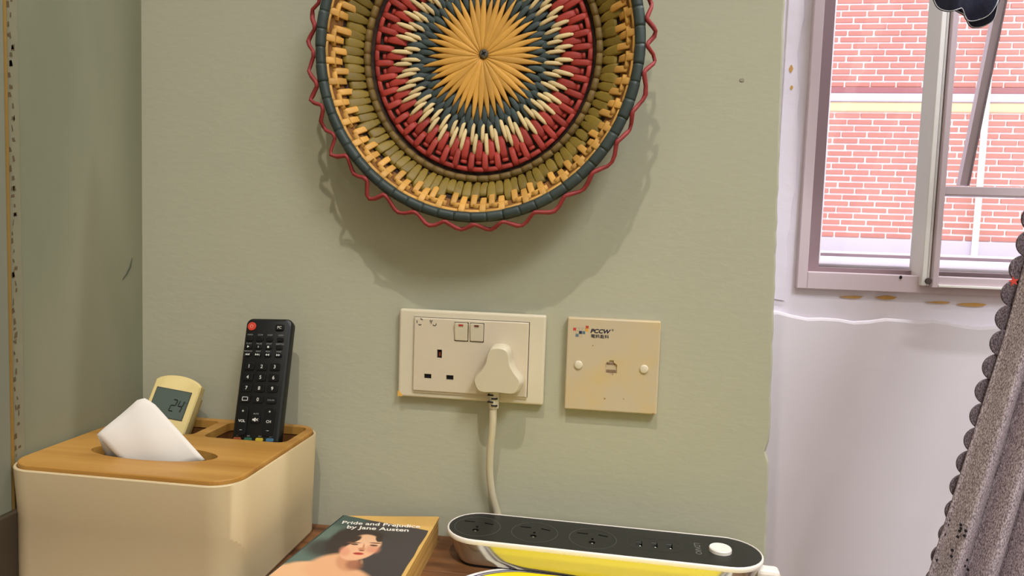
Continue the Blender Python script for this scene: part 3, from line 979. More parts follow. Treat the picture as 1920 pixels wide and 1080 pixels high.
# ------------------------------------------------------------------ remote control
M_rem = mat('remote_black', srgb(15, 16, 15), .42, spec=.4)
M_key = mat('key_black', srgb(11, 11, 11), .5, spec=.3)
M_leg = mat('key_white', srgb(214, 214, 206), .6)
M_legd = mat('key_grey', srgb(140, 140, 134), .6)
bL = at(433, 820, 2, .8529); bR = at(523, 825, 2, .8529)
tL = at(463, 597, 1, -.030); tR = at(547, 597, 1, -.030)
mb = (bL + bR) / 2; mt = (tL + tR) / 2
vdir = (mt - mb).normalized()
udir = ((bR - bL).normalized() + (tR - tL).normalized()).normalized()
udir = (udir - vdir * udir.dot(vdir)).normalized()
ndir = udir.cross(vdir).normalized()         # towards the viewer
Lvis = (mt - mb).length
rw = .0455
rem = thing('remote_control', 'slim black remote control standing upright in the box', 'remote')
rem.matrix_world = Matrix.Translation(mt) @ Matrix((udir, vdir, ndir)).transposed().to_4x4()   # origin: top centre of the front face
rl = Lvis + .058
th = .014
bm = bmesh.new()
loops = []
for z, ins in ((-th, .004), (-th + .003, .0008), (-.0035, 0), (-.0012, .0006), (0, .0022)):
    loops.append([Vector((x, y, z)) for x, y in rrect(-rw / 2 + ins, rw / 2 - ins, -rl + ins, -ins, .006, 6)])
loft(bm, loops)
autosmooth(obj('body', bm, M_rem, rem), 30)
UX, UY = (1, 0, 0), (0, 1, 0)
def kp(u, v): return ((u - .5) * rw, -v * Lvis)
def key(u, v, w_, h_, m=M_key, legend=None, size=.004, lm=None, r=.0014, legname='key_legend'):
    x, y = kp(u, v)
    k = obj('key', plate(bmesh.new(), rrect(x - w_ / 2, x + w_ / 2, y - h_ / 2, y + h_ / 2, min(r, w_ / 2.01, h_ / 2.01), 4), -.0005, .0013, bev=.0004), m, rem)
    if legend:
        text(legname, legend, size, (x, y - size * .34, .0013), UX, UY, lm or M_leg, k, align='CENTER', bold=.012)
    return k
def cap(u, v, s, size=.0017, m=None, fit=None):
    x, y = kp(u, v)
    return text('printed_caption', s, size, (x - (fit / 2 if fit else 0), y - size * .34, .0001), UX, UY, m or M_legd, rem, align='LEFT' if fit else 'CENTER', bold=.01, fit=fit)
M_pow = mat('power_red', srgb(196, 62, 44), .5)
k = key(.15, .072, .0082, .0082, M_pow, r=.0041)
x, y = kp(.15, .072)
bm = bmesh.new()
tube(bm, [Vector((x + .0014 * math.cos(a_), y + .0014 * math.sin(a_), .0014)) for a_ in [PI / 2 + .6 + (2 * PI - 1.2) * i / 12 for i in range(13)]], .00022, 5)
tube(bm, [Vector((x, y + .0003, .0014)), Vector((x, y + .0019, .0014))], .00022, 5)
obj('power_symbol', bm, mat('power_pink', srgb(236, 150, 130), .6), k)
key(.76, .078, .0085, .006, legend='PC', size=.0036)
us = (.13, .35, .565, .80)
for u, s in zip(us, ('INFO', 'ZOOM', 'SLEEP', 'AUDIO')):
    cap(u, .143, s, .0019, fit=.005)
    key(u, .180, .0066, .0040)
for u, s, g_ in zip(us, ('PLAY', 'PAUSE', 'STOP', 'SUBTITLE'), ('▶', 'II', '■', None)):
    cap(u, .218, s, .0019, fit=.0052 if len(s) < 7 else .0078)
    key(u, .246, .0066, .0040, legend=g_, size=.0024)
for u, s, g_ in zip(us, ('PREVIOUS', 'NEXT', 'REV', 'FWD'), ('|◀◀', '▶▶|', '◀◀', '▶▶')):
    cap(u, .283, s, .0019, fit=.0076 if len(s) > 5 else .0046)
    key(u, .312, .0066, .0040, legend=g_, size=.0022)
dg_ = [['1', '2', '3'], ['4', '5', '6'], ['7', '8', '9']]
for i, row in enumerate(dg_):
    for u, s in zip((.20, .475, .755), row):
        key(u, .410 + .090 * i, .0098, .0072, legend=s, size=.0046)
k = key(.20, .680, .0098, .0066)
x, y = kp(.20, .680)
bm = plate(bmesh.new(), rrect(x - .0028, x + .0028, y - .0018, y + .0018, .0005, 2), .0013, .0014, holes=[rrect(x - .0023, x + .0023, y - .0013, y + .0013, .0003, 2)])
obj('key_legend', bm, M_leg, k)
key(.475, .683, .0098, .0066, legend='0', size=.0046)
key(.755, .686, .0098, .0066, legend='COLOR', size=.0020, lm=M_legd)
# volume / mute / channel
for u, a_, b_, c_ in ((.19, '+', 'VOL', '–'), (.76, '+', 'CH', '–')):
    kk = key(u, .862, .0098, .0262, r=.003)
    for v, s, sz_ in ((.780, a_, .0042), (.860, b_, .0034), (.930, c_, .0042)):
        x, y = kp(u, v)
        text('key_legend', s, sz_, (x, y - sz_ * .34, .0013), UX, UY, M_leg, kk, align='CENTER', bold=.015)
cap(.465, .800, 'MUTE', .0020, fit=.0050)
k = key(.465, .848, .0092, .0066)
x, y = kp(.465, .848)
bm = bmesh.new()
plate(bm, [(x - .0024, y - .0008), (x - .0012, y - .0008), (x + .0004, y - .0020), (x + .0004, y + .0020), (x - .0012, y + .0008), (x - .0024, y + .0008)], .0013, .00142)
for r_ in (.7, -.7):
    b_ = bmesh.new(); plate(b_, rrot(x + .0018, y, .0034, .0006, r_), .0013, .0014)
    me_ = bpy.data.meshes.new('t'); b_.to_mesh(me_); b_.free(); bm.from_mesh(me_)
obj('key_legend', bm, M_leg, k)
for u, c_ in ((.13, srgb(140, 66, 34)), (.36, srgb(44, 92, 66)), (.60, srgb(190, 164, 44)), (.82, srgb(62, 104, 130))):
    key(u, 1.008, .0072, .0034, mat('colour_key_%d' % int(u * 100), c_, .5))
    cap(u, .980, 'FAV', .0016)
for r_, v in enumerate((1.06, 1.12)):
    for u in us: key(u, v, .0066, .0040)

# ------------------------------------------------------------------ thermometer clock
M_clk = mat('clock_cream', srgb(222, 200, 136), .45, spec=.4)
clk = thing('digital_thermometer', 'small cream digital thermometer leaning back behind the tissue', 'thermometer')
cb = at(330, 809, 2, .8535)
cb = Vector((-.4255, -.0600, .8380))
clk.matrix_world = Matrix.Translation(cb) @ Matrix.Rotation(math.radians(6), 4, 'Z') @ Matrix.Rotation(math.radians(8.5), 4, 'Y') @ Matrix.Rotation(math.radians(-27), 4, 'X')
# local: x right, z up the face, -y towards the viewer
cwid, chgt = .0455, .0680
def clk_prof(y, ins, topb):
    pts_ = []
    nn = 14
    pts_.append((-cwid / 2 + ins, 0)); pts_.append((cwid / 2 - ins, 0))
    for k in range(nn + 1):
        a_ = k / nn
        x = cwid / 2 - ins - (cwid - 2 * ins) * a_
        z = chgt - .006 - ins + topb * (1 - (2 * a_ - 1) ** 2) ** .7
        pts_.append((x, z))
    return [Vector((x, y, z)) for x, z in pts_]
bm = bmesh.new()
loft(bm, [clk_prof(y, i, t) for y, i, t in ((0, .0025, .006), (-.0015, .0006, .0065), (-.004, 0, .007), (-.012, 0, .007), (-.0135, .0012, .006))][::-1])
for v in bm.verts:
    v.co.y += .0135
autosmooth(obj('case', bm, M_clk, clk), 35)
bm = bmesh.new()
loft(bm, [[Vector((x, y, z)) for x, z in ((-.015, .004), (.0212, .004), (.0212, .052), (-.015, .058))] for y in (.0125, .018)])
obj('back_shell', bm, mat('clock_shade', srgb(176, 152, 92), .5), clk)
zc = .0405
bez = obj('bezel', plate(bmesh.new(), rrot(-.001, zc, .0350, .0285, 0), 0, .0007, f=lambda x, y, z: Vector((x, .0004 - z, y))), mat('lcd_frame', srgb(60, 60, 48), .5), clk)
scn = obj('display', plate(bmesh.new(), rrot(-.001, zc, .0335, .0270, 0), 0, .0009, f=lambda x, y, z: Vector((x, .0004 - z, y))), mat('lcd', srgb(84, 94, 86), .2, spec=.5), clk)
SEG = {'a': ((0, 1), (1, 1)), 'b': ((1, 1), (1, .5)), 'c': ((1, .5), (1, 0)), 'd': ((0, 0), (1, 0)), 'e': ((0, 0), (0, .5)), 'f': ((0, .5), (0, 1)), 'g': ((0, .5), (1, .5))}
M_lcdk = mat('lcd_dark', srgb(44, 52, 48), .4)
for ch, x0 in (('abged', .0005), ('fgbc', .0072)):
    bm = bmesh.new()
    for s_ in ch:
        (xa, za), (xb, zb) = SEG[s_]
        f_ = lambda x, z: Vector((x0 + x * .0042 + z * .0014, -.00065, zc - .0065 + z * .0112))
        A_, B_ = f_(xa, za), f_(xb, zb)
        A_, B_ = A_.lerp(B_, .07), B_.lerp(A_, .07)
        tube(bm, [A_, B_], .0006, 4)
    obj('digit', bm, M_lcdk, scn)
text('degree_mark', 'o', .0035, (.0135, -.0006, zc + .002), (1, 0, 0), (0, 0, 1), M_lcdk, scn)

# ------------------------------------------------------------------ paperback book
ZB = TB + .025
bk = thing('paperback_book', 'worn paperback novel with a portrait of a dark-haired woman', 'book', (-.205, -.11, TB))
b0 = Vector(bk.location)
PB = [(-.2475, -.0325), (-.1585, -.0150), (-.1560, -.197), (-.2640, -.197)]
M_page = mat('page_yellow', srgb(208, 166, 92), .8, noise=.08, nscale=30)
M_edge = mat('page_edges', srgb(196, 152, 82), .85, col2=srgb(164, 120, 60), nscale=30, stretch=(.15, .15, 24), ramp=(.4, .6))
def bkl(x, y, z): return Vector((x, y, z)) - b0
bm = bmesh.new()
def insq(d_): 
    cx = sum(p_[0] for p_ in PB) / 4; cy = sum(p_[1] for p_ in PB) / 4
    return [(cx + (x - cx) * (1 - d_), cy + (y - cy) * (1 - d_)) for x, y in PB]
loft(bm, [[bkl(x, y, z) for x, y in insq(d_)] for z, d_ in ((TB + .0008, .012), (TB + .006, .004), (TB + .014, .0), (TB + .021, .006), (ZB - .0012, .0))])
bmesh.ops.bevel(bm, geom=[e for e in bm.edges if abs(e.verts[0].co.z - e.verts[1].co.z) > .003], offset=.004, segments=3, affect='EDGES')
autosmooth(obj('page_block', bm, M_edge, bk), 60)
fp = [(-.2475, -.0325), (-.200, -.0240), (-.1600, -.0155), (-.1585, -.0170), (-.1560, -.197), (-.2640, -.197)]
obj('first_page', plate(bmesh.new(), [(x - b0.x, y - b0.y) for x, y in fp], ZB - .0012 - TB, ZB - .0004 - TB), M_page, bk)
obj('back_cover', plate(bmesh.new(), [(x - b0.x, y - b0.y) for x, y in insq(.008)], 0, .0008), mat('cover_back', srgb(180, 140, 70), .6), bk)
# front cover with printed portrait (flat print, node based soft ellipses in the cover's own plane)
cv = bpy.data.materials.new('cover_print')
cv.use_nodes = True
nt = cv.node_tree
N, Lk = nt.nodes, nt.links
pb = N['Principled BSDF']
pb.inputs['Roughness'].default_value = .32
tc = N.new('ShaderNodeTexCoord')
nzn = N.new('ShaderNodeTexNoise'); nzn.inputs['Scale'].default_value = 60; nzn.inputs['Detail'].default_value = 4
Lk.new(tc.outputs['Object'], nzn.inputs['Vector'])
vs0 = N.new('ShaderNodeVectorMath'); vs0.operation = 'SUBTRACT'; vs0.inputs[1].default_value = (.5, .5, .5)
Lk.new(nzn.outputs['Color'], vs0.inputs[0])
vs1 = N.new('ShaderNodeVectorMath'); vs1.operation = 'SCALE'; vs1.inputs['Scale'].default_value = .006
Lk.new(vs0.outputs[0], vs1.inputs[0])
vadd = N.new('ShaderNodeVectorMath'); vadd.operation = 'ADD'
Lk.new(tc.outputs['Object'], vadd.inputs[0]); Lk.new(vs1.outputs[0], vadd.inputs[1])
base_c = N.new('ShaderNodeRGB'); base_c.outputs[0].default_value = srgb(62, 56, 56)
state = [base_c.outputs[0]]
def crop8(cx, cy): return at(480 + cx / 4.571, 940 + cy / 4.571, 2, ZB)
def blob(cx, cy, ax, ay, col, soft=.3, rot=0.0, wob=False, op=1.0):
    """soft ellipse: centre and half axes measured on the cover, turned by rot"""
    c_ = crop8(cx, cy) - b0
    e1 = crop8(cx + ax * math.cos(rot), cy + ax * math.sin(rot)) - b0 - c_
    e2 = crop8(cx - ay * math.sin(rot), cy + ay * math.cos(rot)) - b0 - c_
    det = e1.x * e2.y - e1.y * e2.x
    i1 = Vector((e2.y / det, -e2.x / det, 0)); i2 = Vector((-e1.y / det, e1.x / det, 0))
    sb = N.new('ShaderNodeVectorMath'); sb.operation = 'SUBTRACT'; sb.inputs[1].default_value = (c_.x, c_.y, 0)
    Lk.new(vadd.outputs[0] if wob else tc.outputs['Object'], sb.inputs[0])
    cmb = N.new('ShaderNodeCombineXYZ')
    for iv, sock in ((i1, 'X'), (i2, 'Y')):
        dp = N.new('ShaderNodeVectorMath'); dp.operation = 'DOT_PRODUCT'; dp.inputs[1].default_value = iv
        Lk.new(sb.outputs[0], dp.inputs[0]); Lk.new(dp.outputs['Value'], cmb.inputs[sock])
    ln = N.new('ShaderNodeVectorMath'); ln.operation = 'LENGTH'
    Lk.new(cmb.outputs[0], ln.inputs[0])
    mr = N.new('ShaderNodeMapRange'); mr.interpolation_type = 'SMOOTHSTEP'
    mr.inputs['From Min'].default_value = 1 + soft / 2; mr.inputs['From Max'].default_value = 1 - soft / 2
    mr.inputs['To Min'].default_value = 0; mr.inputs['To Max'].default_value = op
    Lk.new(ln.outputs['Value'], mr.inputs['Value'])
    mx = N.new('ShaderNodeMix'); mx.data_type = 'RGBA'
    Lk.new(mr.outputs[0], mx.inputs['Factor']); Lk.new(state[0], mx.inputs['A'])
    mx.inputs['B'].default_value = srgb(*col)
    state[0] = mx.outputs['Result']
blob(380, 330, 420, 260, (88, 108, 98), .8, wob=True)
blob(560, 250, 200, 110, (104, 124, 110), .9, wob=True, op=.6)
blob(760, 150, 200, 60, (64, 84, 78), .6, wob=True)
blob(620, 400, 200, 80, (60, 60, 56), .9, wob=True)
blob(770, 340, 190, 110, (52, 40, 38), .4, rot=-.5, wob=True)
blob(900, 290, 190, 50, (50, 38, 36), .4, wob=True)
blob(1040, 310, 50, 45, (50, 38, 36), .4, wob=True)
blob(360, 640, 330, 130, (226, 176, 130), .25, rot=-.12, wob=True)
blob(700, 640, 300, 110, (224, 168, 124), .35, rot=.2)
blob(640, 530, 200, 75, (224, 168, 124), .5, rot=-.2)
blob(780, 520, 95, 80, (206, 144, 104), .5)
blob(840, 545, 70, 45, (150, 92, 66), .9, op=.8)
blob(885, 420, 165, 78, (228, 172, 132), .18, rot=-.25)
blob(960, 350, 115, 66, (232, 182, 142), .25, rot=.1)
blob(760, 430, 45, 40, (214, 140, 108), .9, op=.7)
blob(1000, 410, 60, 36, (206, 130, 100), .9, op=.7)
blob(840, 330, 70, 22, (52, 38, 36), .5, rot=-.35, wob=True)
blob(1055, 325, 28, 26, (52, 38, 36), .5, wob=True)
blob(840, 356, 62, 5, (120, 78, 56), .6, rot=.04)
blob(1025, 360, 52, 5, (120, 78, 56), .6, rot=.06)
blob(845, 370, 32, 7, (84, 56, 44), .5, rot=.05)
blob(1010, 380, 34, 7, (84, 56, 44), .5, rot=.08)
blob(905, 410, 30, 12, (190, 124, 92), .9)
blob(922, 392, 9, 28, (196, 132, 100), .8, rot=.2)
blob(905, 424, 24, 5, (130, 74, 56), .7)
blob(878, 450, 46, 11, (190, 70, 58), .45, rot=.05)
blob(872, 449, 40, 3, (140, 44, 40), .5, rot=.05)
blob(905, 520, 14, 20, (150, 110, 84), .8)
Lk.new(state[0], pb.inputs['Base Color'])
c0, c1 = at(648, 966, 2, ZB), at(806, 995, 2, ZB)
cvp = [(-.2470, -.0325), (-.2435, -.0338), (-.2200, -.0392), (-.1900, -.0445), (-.1605, -.0500), (-.1600, -.060), (-.1606, -.083), (-.1596, -.10), (-.1603, -.118), (-.1585, -.197), (-.2645, -.197)]
o = obj('front_cover', plate(bmesh.new(), [(x - b0.x, y - b0.y) for x, y in cvp], ZB - .0003 - TB, ZB + .0002 - TB), cv, bk)
o['label'] = 'dark green and brown cover with painted portrait and white title'
obj('spine', bx(-.0010, 0, -.1665, 0, 0, .0249), mat('spine_green', srgb(60, 74, 68), .5), bk)
sp = [x for x in bk.children if x.name.startswith('spine')][0]
sp.location = Vector((-.2480, -.0325, TB)) - b0
sp.rotation_euler = (0, 0, math.atan2(-.0165, .1645) )
M_wink = mat('title_white', srgb(236, 228, 214), .5)
def title(s, ca, cb_, cap_px):
    A_ = crop8(*ca); B_ = crop8(*cb_)
    ux = (B_ - A_); L_ = ux.length; ux.normalize()
    upv = (crop8(ca[0] + 12, ca[1] - cap_px) - A_)
    hgt = upv.length
    text('title_lettering', s, hgt / .70, A_ - b0 + Vector((0, 0, .0003)), ux, upv.normalized(), M_wink, o, bold=.018, fit=L_)
title('Pride and Prejudice', (735, 194), (1405, 232), 24)
title('by Jane Austen', (776, 234), (1306, 264), 26)

# ------------------------------------------------------------------ power strip
PSC = Vector((-.0045, -.0435, TB))
ps = thing('power_strip', 'rounded power strip with black top and white rim', 'power strip', PSC, (0, 0, math.radians(-1.7)))
sl, sw, sh = .2800, .0630, .0300
def stad(ins, z, n_=16):
    r = sw / 2 - ins; hx_ = sl / 2 - sw / 2
    pts_ = []
    for k in range(n_ + 1):
        a_ = -PI / 2 + PI * k / n_; pts_.append(Vector((hx_ + r * math.cos(a_), r * math.sin(a_), z)))
    for k in range(n_ + 1):
        a_ = PI / 2 + PI * k / n_; pts_.append(Vector((-hx_ + r * math.cos(a_), r * math.sin(a_), z)))
    return pts_
M_chr = mat('strip_silver', srgb(205, 200, 190), .16, .85)
M_rimw = mat('strip_white', srgb(232, 222, 210), .35, spec=.5)
M_blk = mat('strip_black', srgb(27, 27, 25), .38, noise=.1, nscale=30, spec=.5)
bm = bmesh.new()
loft(bm, [stad(i, z) for i, z in ((.0112, .0025), (.0098, .0034), (.0075, .010), (.0045, .018), (.0016, .0254))])
autosmooth(obj('side_band', bm, M_chr, ps), 50)
bm = bmesh.new()
loft(bm, [stad(.012, 0), stad(.012, .003)])
obj('foot', bm, mat('strip_foot', srgb(30, 28, 26), .8), ps)
bm = bmesh.new()
loft(bm, [stad(i, z) for i, z in ((.0014, .0252), (.0003, .0257), (0, .0268), (0, .0289), (.0006, .0298), (.0014, .0300), (.0018, .0295), (.0018, .0252))])
autosmooth(obj('rim', bm, M_rimw, ps), 50)
holes = []
SC = [(-.1130, .0002), (-.0600, .0002), (-.0075, -.0005)]
slots = []
for cx, cy in SC:
    slots += [rrot(cx - .0085, cy + .0080, .0100, .0020, .0), rrot(cx + .0100, cy + .0070, .0090, .0020, -.25)]
    kh = ellipse(cx + .0008, cy - .0090, .0030, .0030, 14)
    slots += [kh, rrot(cx + .0008, cy - .0020, .0022, .0036, 0)]
USB = [(.0345, -.0018), (.0478, -.0012), (.0608, -.0008)]
for cx, cy in USB:
    slots.append(rrot(cx, cy, .0052, .0105, 0))
top_out = [(v.x, v.y) for v in stad(.0019, 0)]
bm = plate(bmesh.new(), top_out, .0265, .0295, holes=slots)
tp = obj('top_panel', bm, M_blk, ps)
obj('socket_floor', plate(bmesh.new(), [(v.x, v.y) for v in stad(.004, 0)], .0252, .0256), MATS['hole_black'], ps)
M_ring = mat('ring_grey', srgb(72, 72, 66), .3, spec=.6)
for cx, cy in SC:
    obj('socket_ring', plate(bmesh.new(), ellipse(cx + .001, cy - .001, .0212, .0212, 48), .0295, .02965, holes=[ellipse(cx + .001, cy - .001, .0207, .0207, 48)]), M_ring, ps)
    o = bmesh.new()
    bmesh.ops.create_uvsphere(o, u_segments=10, v_segments=6, radius=.0018)
    for v in o.verts: v.co += Vector((cx + .0008, cy - .0098, .0275))
    obj('contact_pin', o, mat('pin_steel', srgb(190, 180, 160), .25, .9), ps, smooth=True)
obj('usb_surround', plate(bmesh.new(), rrect(.0235, .0715, -.0135, .0115, .0124, 10), .0295, .02965, holes=[rrect(.0239, .0711, -.0131, .0111, .012, 10)]), mat('ring_dark', srgb(54, 54, 50), .35), ps)
for cx, cy in USB:
    us_ = obj('usb_port', bx(cx - .0024, cx - .0002, cy - .0045, cy + .0045, .0258, .0286), mat('usb_plastic', srgb(28, 28, 28), .5), ps)
    obj('usb_contact', bx(cx + .0002, cx + .0014, cy - .0045, cy - .001, .0258, .0282), mat('usb_white', srgb(236, 232, 220), .4), us_)
    obj('usb_contact', bx(cx - .0024, cx + .0020, cy + .0045, cy + .0051, .0270, .0292), mat('usb_steel', srgb(170, 168, 160), .3, .8), us_)
# logo reads along the strip's short side
text('logo_lettering', 'LDNIO', .0075, (.0825, .0110, .02955), (0, -1, 0), (1, 0, 0), mat('logo_strip', srgb(112, 112, 104), .4), ps, fit=.0225)
bm = bmesh.new()
bc = (.1040, .0000)
loft(bm, [[Vector((x, y, z)) for x, y in ellipse(bc[0], bc[1], r, r, 32)] for r, z in ((.0096, .0293), (.0096, .0321), (.0090, .0329), (.0078, .0327))])
autosmooth(obj('power_button', bm, M_rimw, ps), 30)
bm = bmesh.new()
box(bm, sl / 2 - .006, sl / 2 + .0135, -.0080, .0060, .0060, .0195, bev=.003)
obj('cord_grip', bm, M_rimw, ps)

# ------------------------------------------------------------------ yellow mat
M_my = mat('mat_yellow', srgb(250, 228, 30), .45, spec=.4)
my = thing('yellow_tray_mat', 'bright yellow rounded mat with white and navy border by the power strip', 'mat', (0, -.15, TB))
def mrect(i): return rrect(-.1355 + i, .125 - i, -.140 + i, .0940 - i, .070 - i, 20)
obj('mat_base', plate(bmesh.new(), mrect(0), 0, .0016, bev=.0004), mat('mat_white', srgb(240, 236, 232), .45), my)
obj('mat_border', plate(bmesh.new(), mrect(.0040), .0014, .00175), mat('mat_navy', srgb(36, 34, 80), .45), my)
obj('mat_line', plate(bmesh.new(), mrect(.0058), .0016, .00182), MATS['mat_white'], my)
obj('mat_edge', plate(bmesh.new(), mrect(.0068), .0016, .00188), MATS['mat_navy'], my)
obj('mat_face', plate(bmesh.new(), mrect(.0085), .0016, .0020), M_my, my)


# ------------------------------------------------------------------ curtain
def fabric(name, c_dark, c_light, scale=900):
    m = bpy.data.materials.new(name)
    m.use_nodes = True
    nt_ = m.node_tree
    n_, l_k = nt_.nodes, nt_.links
    b_ = n_['Principled BSDF']
    b_.inputs['Roughness'].default_value = .95
    b_.inputs['Specular IOR Level'].default_value = .1
    tc_ = n_.new('ShaderNodeTexCoord')
    mp_ = n_.new('ShaderNodeMapping'); mp_.inputs['Scale'].default_value = (1, 1, .55); mp_.inputs['Rotation'].default_value = (0, -.35, 0)
    l_k.new(tc_.outputs['Object'], mp_.inputs['Vector'])
    z_ = n_.new('ShaderNodeTexNoise'); z_.inputs['Scale'].default_value = scale; z_.inputs['Detail'].default_value = 2
    l_k.new(mp_.outputs[0], z_.inputs['Vector'])
    r_ = n_.new('ShaderNodeMapRange'); r_.inputs['From Min'].default_value = .36; r_.inputs['From Max'].default_value = .66
    l_k.new(z_.outputs['Fac'], r_.inputs['Value'])
    x_ = n_.new('ShaderNodeMix'); x_.data_type = 'RGBA'
    l_k.new(r_.outputs[0], x_.inputs['Factor'])
    x_.inputs['A'].default_value = c_dark; x_.inputs['B'].default_value = c_light
    l_k.new(x_.outputs['Result'], b_.inputs['Base Color'])
    bp = n_.new('ShaderNodeBump'); bp.inputs['Strength'].default_value = .6; bp.inputs['Distance'].default_value = .0008
    l_k.new(z_.outputs['Fac'], bp.inputs['Height']); l_k.new(bp.outputs[0], b_.inputs['Normal'])
    return m
M_knit = fabric('grey_knit', srgb(124, 108, 114), srgb(216, 200, 206), 1000)
M_knit2 = fabric('grey_knit_border', srgb(76, 64, 70), srgb(138, 124, 130), 1100)
cur = thing('knit_curtain', 'grey heather knit curtain with scalloped edge falling beside the window', 'curtain', (.40, -.02, .40))
c0 = Vector(cur.location)
def xe(z):    # line of the inner border edge
    return .2900 + (z - .762) * .1655 + (max(0, z - 1.12)) * .20 + .010 * max(0, (.9 - z)) ** 1.0 * 0
ztop, zbot = 1.95, .42
NZ, NSS = 90, 150
WID = .088
def fold(s, z):
    # s metres from the edge towards the right
    pit = .0205 + .005 * max(0, min(1, (1.05 - z) / .35)) * min(1, s / .03)
    ph_ = s / pit + .12 * math.sin(6 * z) + .05 * math.sin(40 * s)
    fr_ = ph_ - math.floor(ph_)
    f1 = .0220 * (math.sin(PI / 2 * fr_ / .22) ** .6 if fr_ < .22 else 1 - ((fr_ - .22) / .78) ** 1.5)
    f1 *= min(1, s / .004)
    return -f1 - .006 * min(1, s / .04)
bm = bmesh.new()
F, B_ = [], []
for i in range(NZ + 1):
    z = zbot + (ztop - zbot) * i / NZ
    rf, rb = [], []
    for j in range(NSS + 1):
        s = WID * (j / NSS)
        p_ = Vector((xe(z) - .010 * max(0, min(1, (.98 - z) / .22)) + s, -.022 + fold(s, z), z)) - c0
        rf.append(bm.verts.new(p_)); rb.append(bm.verts.new(p_ + Vector((0, .0016, 0))))
    F.append(rf); B_.append(rb)
for i in range(NZ):
    for j in range(NSS):
        bm.faces.new((F[i][j], F[i][j + 1], F[i + 1][j + 1], F[i + 1][j]))
        bm.faces.new((B_[i][j], B_[i][j + 1], B_[i + 1][j + 1], B_[i + 1][j]))
    for j in (0, NSS):
        bm.faces.new((F[i][j], F[i + 1][j], B_[i + 1][j], B_[i][j]))
obj('cloth', bm, M_knit, cur, smooth=True)
# scallops
pz = .0212
k = 0
z = zbot + .02
M_star = mat('star_red', srgb(206, 70, 56), .7)
while z < ztop - .02:
    x = xe(z) + .0035
    pts_ = []
    for i in range(17):
        a_ = PI / 2 + .17 + (PI - .1) * i / 16
        pts_.append((x + .0125 * math.cos(a_), z + .0119 * math.sin(a_)))
    pts_ += [(x + .013, z - .0115), (x + .013, z + .0115)]
    dy = .0015 * math.sin(k * 1.7)
    obj('scallop', plate(bmesh.new(), [(px_ - c0.x, pz_ - c0.z) for px_, pz_ in pts_], 0, .0018, f=lambda x_, y_, z_: Vector((x_, .003 - z_ + dy, y_)), bev=.0005), M_knit2, cur)
    z += pz
    k += 1
# star
sp_ = at(1905, 528, 1, -.034)
pts_ = []
for i in range(10):
    r = .0042 if i % 2 == 0 else .0017
    a_ = PI / 2 + i * PI / 5 + .2
    pts_.append((sp_.x - c0.x + r * math.cos(a_), sp_.z - c0.z + r * math.sin(a_)))
obj('star_patch', plate(bmesh.new(), pts_, 0, .001, f=lambda x_, y_, z_: Vector((x_, sp_.y - c0.y + .004 - z_, y_))), M_star, cur)
# eyelets
bm = bmesh.new()
random.seed(3)
M_hole = mat('eyelet_dark', srgb(30, 24, 26), .9)
for (px_, py_) in [(1784 + J(-4, 4) + 6 * c_ - r_ * 3.2, 975 + 9.5 * r_ + J(-2, 2)) for r_ in range(9) for c_ in range(4)] + [(1803 + 1.0 * i + J(-7, 7), 988 + 9 * i + J(-3, 3)) for i in range(10)]:
    q_ = at(px_, py_, 1, -.035)
    z_ = q_.z
    s_ = q_.x - xe(z_) + .010 * max(0, min(1, (.98 - z_) / .22))
    y_ = -.022 + fold(max(0, s_), z_)
    q_ = at(px_, py_, 1, y_)
    b2_ = bmesh.new()
    plate(b2_, ellipse(q_.x - c0.x, q_.z - c0.z, .0011, .0013, 7), 0, .0010, f=lambda a1, b1, c1: Vector((a1, y_ - c0.y - .0008 - c1, b1)))
    me_ = bpy.data.meshes.new('t'); b2_.to_mesh(me_); b2_.free(); bm.from_mesh(me_)
o = obj('eyelets', bm, M_hole, cur)
o['kind'] = 'stuff'
# rod out of the frame
rod = thing('curtain_rod', 'thin white curtain rod above the frame', 'rod', (.75, -.02, ztop + .005))
obj('pole', tube(bmesh.new(), [(-.45, 0, 0), (.75, 0, 0)], .008, 12), M_white, rod)
obj('bracket', bx(-.50, -.44, -.01, .045, -.012, .012, bev=.002), M_white, rod)

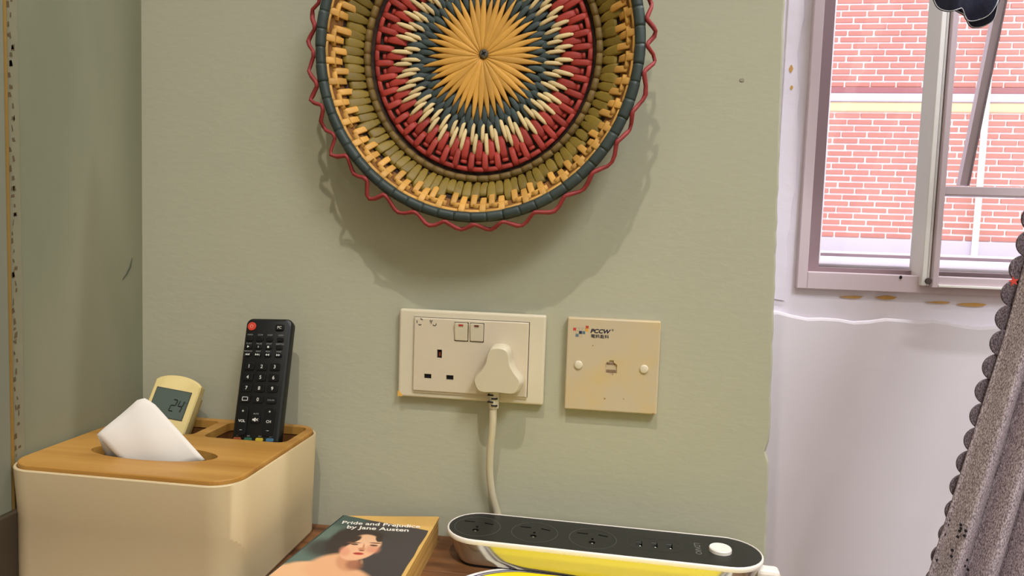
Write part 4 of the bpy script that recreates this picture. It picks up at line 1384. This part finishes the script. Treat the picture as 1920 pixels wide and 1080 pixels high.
# ------------------------------------------------------------------ navy valance
yv = .10
val = thing('navy_valance', 'dark navy scalloped cloth tip hanging at the top of the window', 'cloth', (.36, yv, 1.30))
v0 = Vector(val.location)
M_nv = mat('navy_cloth', srgb(54, 56, 80), .9, noise=.25, nscale=300, bump=.4, bscale=600)
M_thread = mat('white_thread', srgb(226, 222, 226), .8)
def layer(name, pts_px, y, yoff, m):
    P_ = [at(a_, b_, 1, y) for a_, b_ in pts_px]
    low = smooth_path(P_, 5)
    xs = [q_.x for q_ in low]
    bm = bmesh.new()
    rows = []
    for i in range(9):
        t = i / 8
        row = []
        for q_ in low:
            cx = (min(xs) + max(xs)) / 2
            ztop_ = 1.52
            x = q_.x + (q_.x - cx) * 2.2 * t
            z_ = q_.z + (ztop_ - q_.z) * t
            u_ = (x - cx) * (1 / (1 + 2.2 * t))
            y_ = y + .006 * math.sin(u_ * 190) * (1 - .2 * t) - .004 * t
            row.append((x, y_, z_))
        rows.append(row)
    loops_ = [[Vector(p_) - v0 for p_ in r_] for r_ in rows]
    fr_ = [[bm.verts.new(p_) for p_ in r_] for r_ in loops_]
    bk_ = [[bm.verts.new(p_ + Vector((0, .0015, 0))) for p_ in r_] for r_ in loops_]
    for V in (fr_, bk_):
        for i in range(8):
            for j in range(len(low) - 1):
                bm.faces.new((V[i][j], V[i][j + 1], V[i + 1][j + 1], V[i + 1][j]))
    for j in range(len(low) - 1):
        bm.faces.new((fr_[0][j], fr_[0][j + 1], bk_[0][j + 1], bk_[0][j]))
    o = obj(name, bm, m, val, smooth=True)
    b_ = bmesh.new()
    tube(b_, [Vector((p_.x, p_.y - .0005, p_.z + .0004)) for p_ in loops_[0]], .00035, 5)
    obj('edge_stitching', b_, M_thread, o)
    return o
layer('back_layer', [(1768, -4), (1790, 24), (1806, 34), (1824, 46), (1842, 50), (1856, 43), (1862, 25), (1866, 0)], yv + .006, 0, M_nv)
layer('front_layer', [(1754, -6), (1764, 12), (1778, 23), (1790, 22), (1800, 20), (1812, 32), (1828, 37), (1846, 34), (1858, 20), (1868, -2)], yv, 0, M_nv)
obj('hanging_strip', bx(-.12, .16, .0, .012, .218, .232, bev=.002), M_white, val)
bpy.context.view_layer.update()
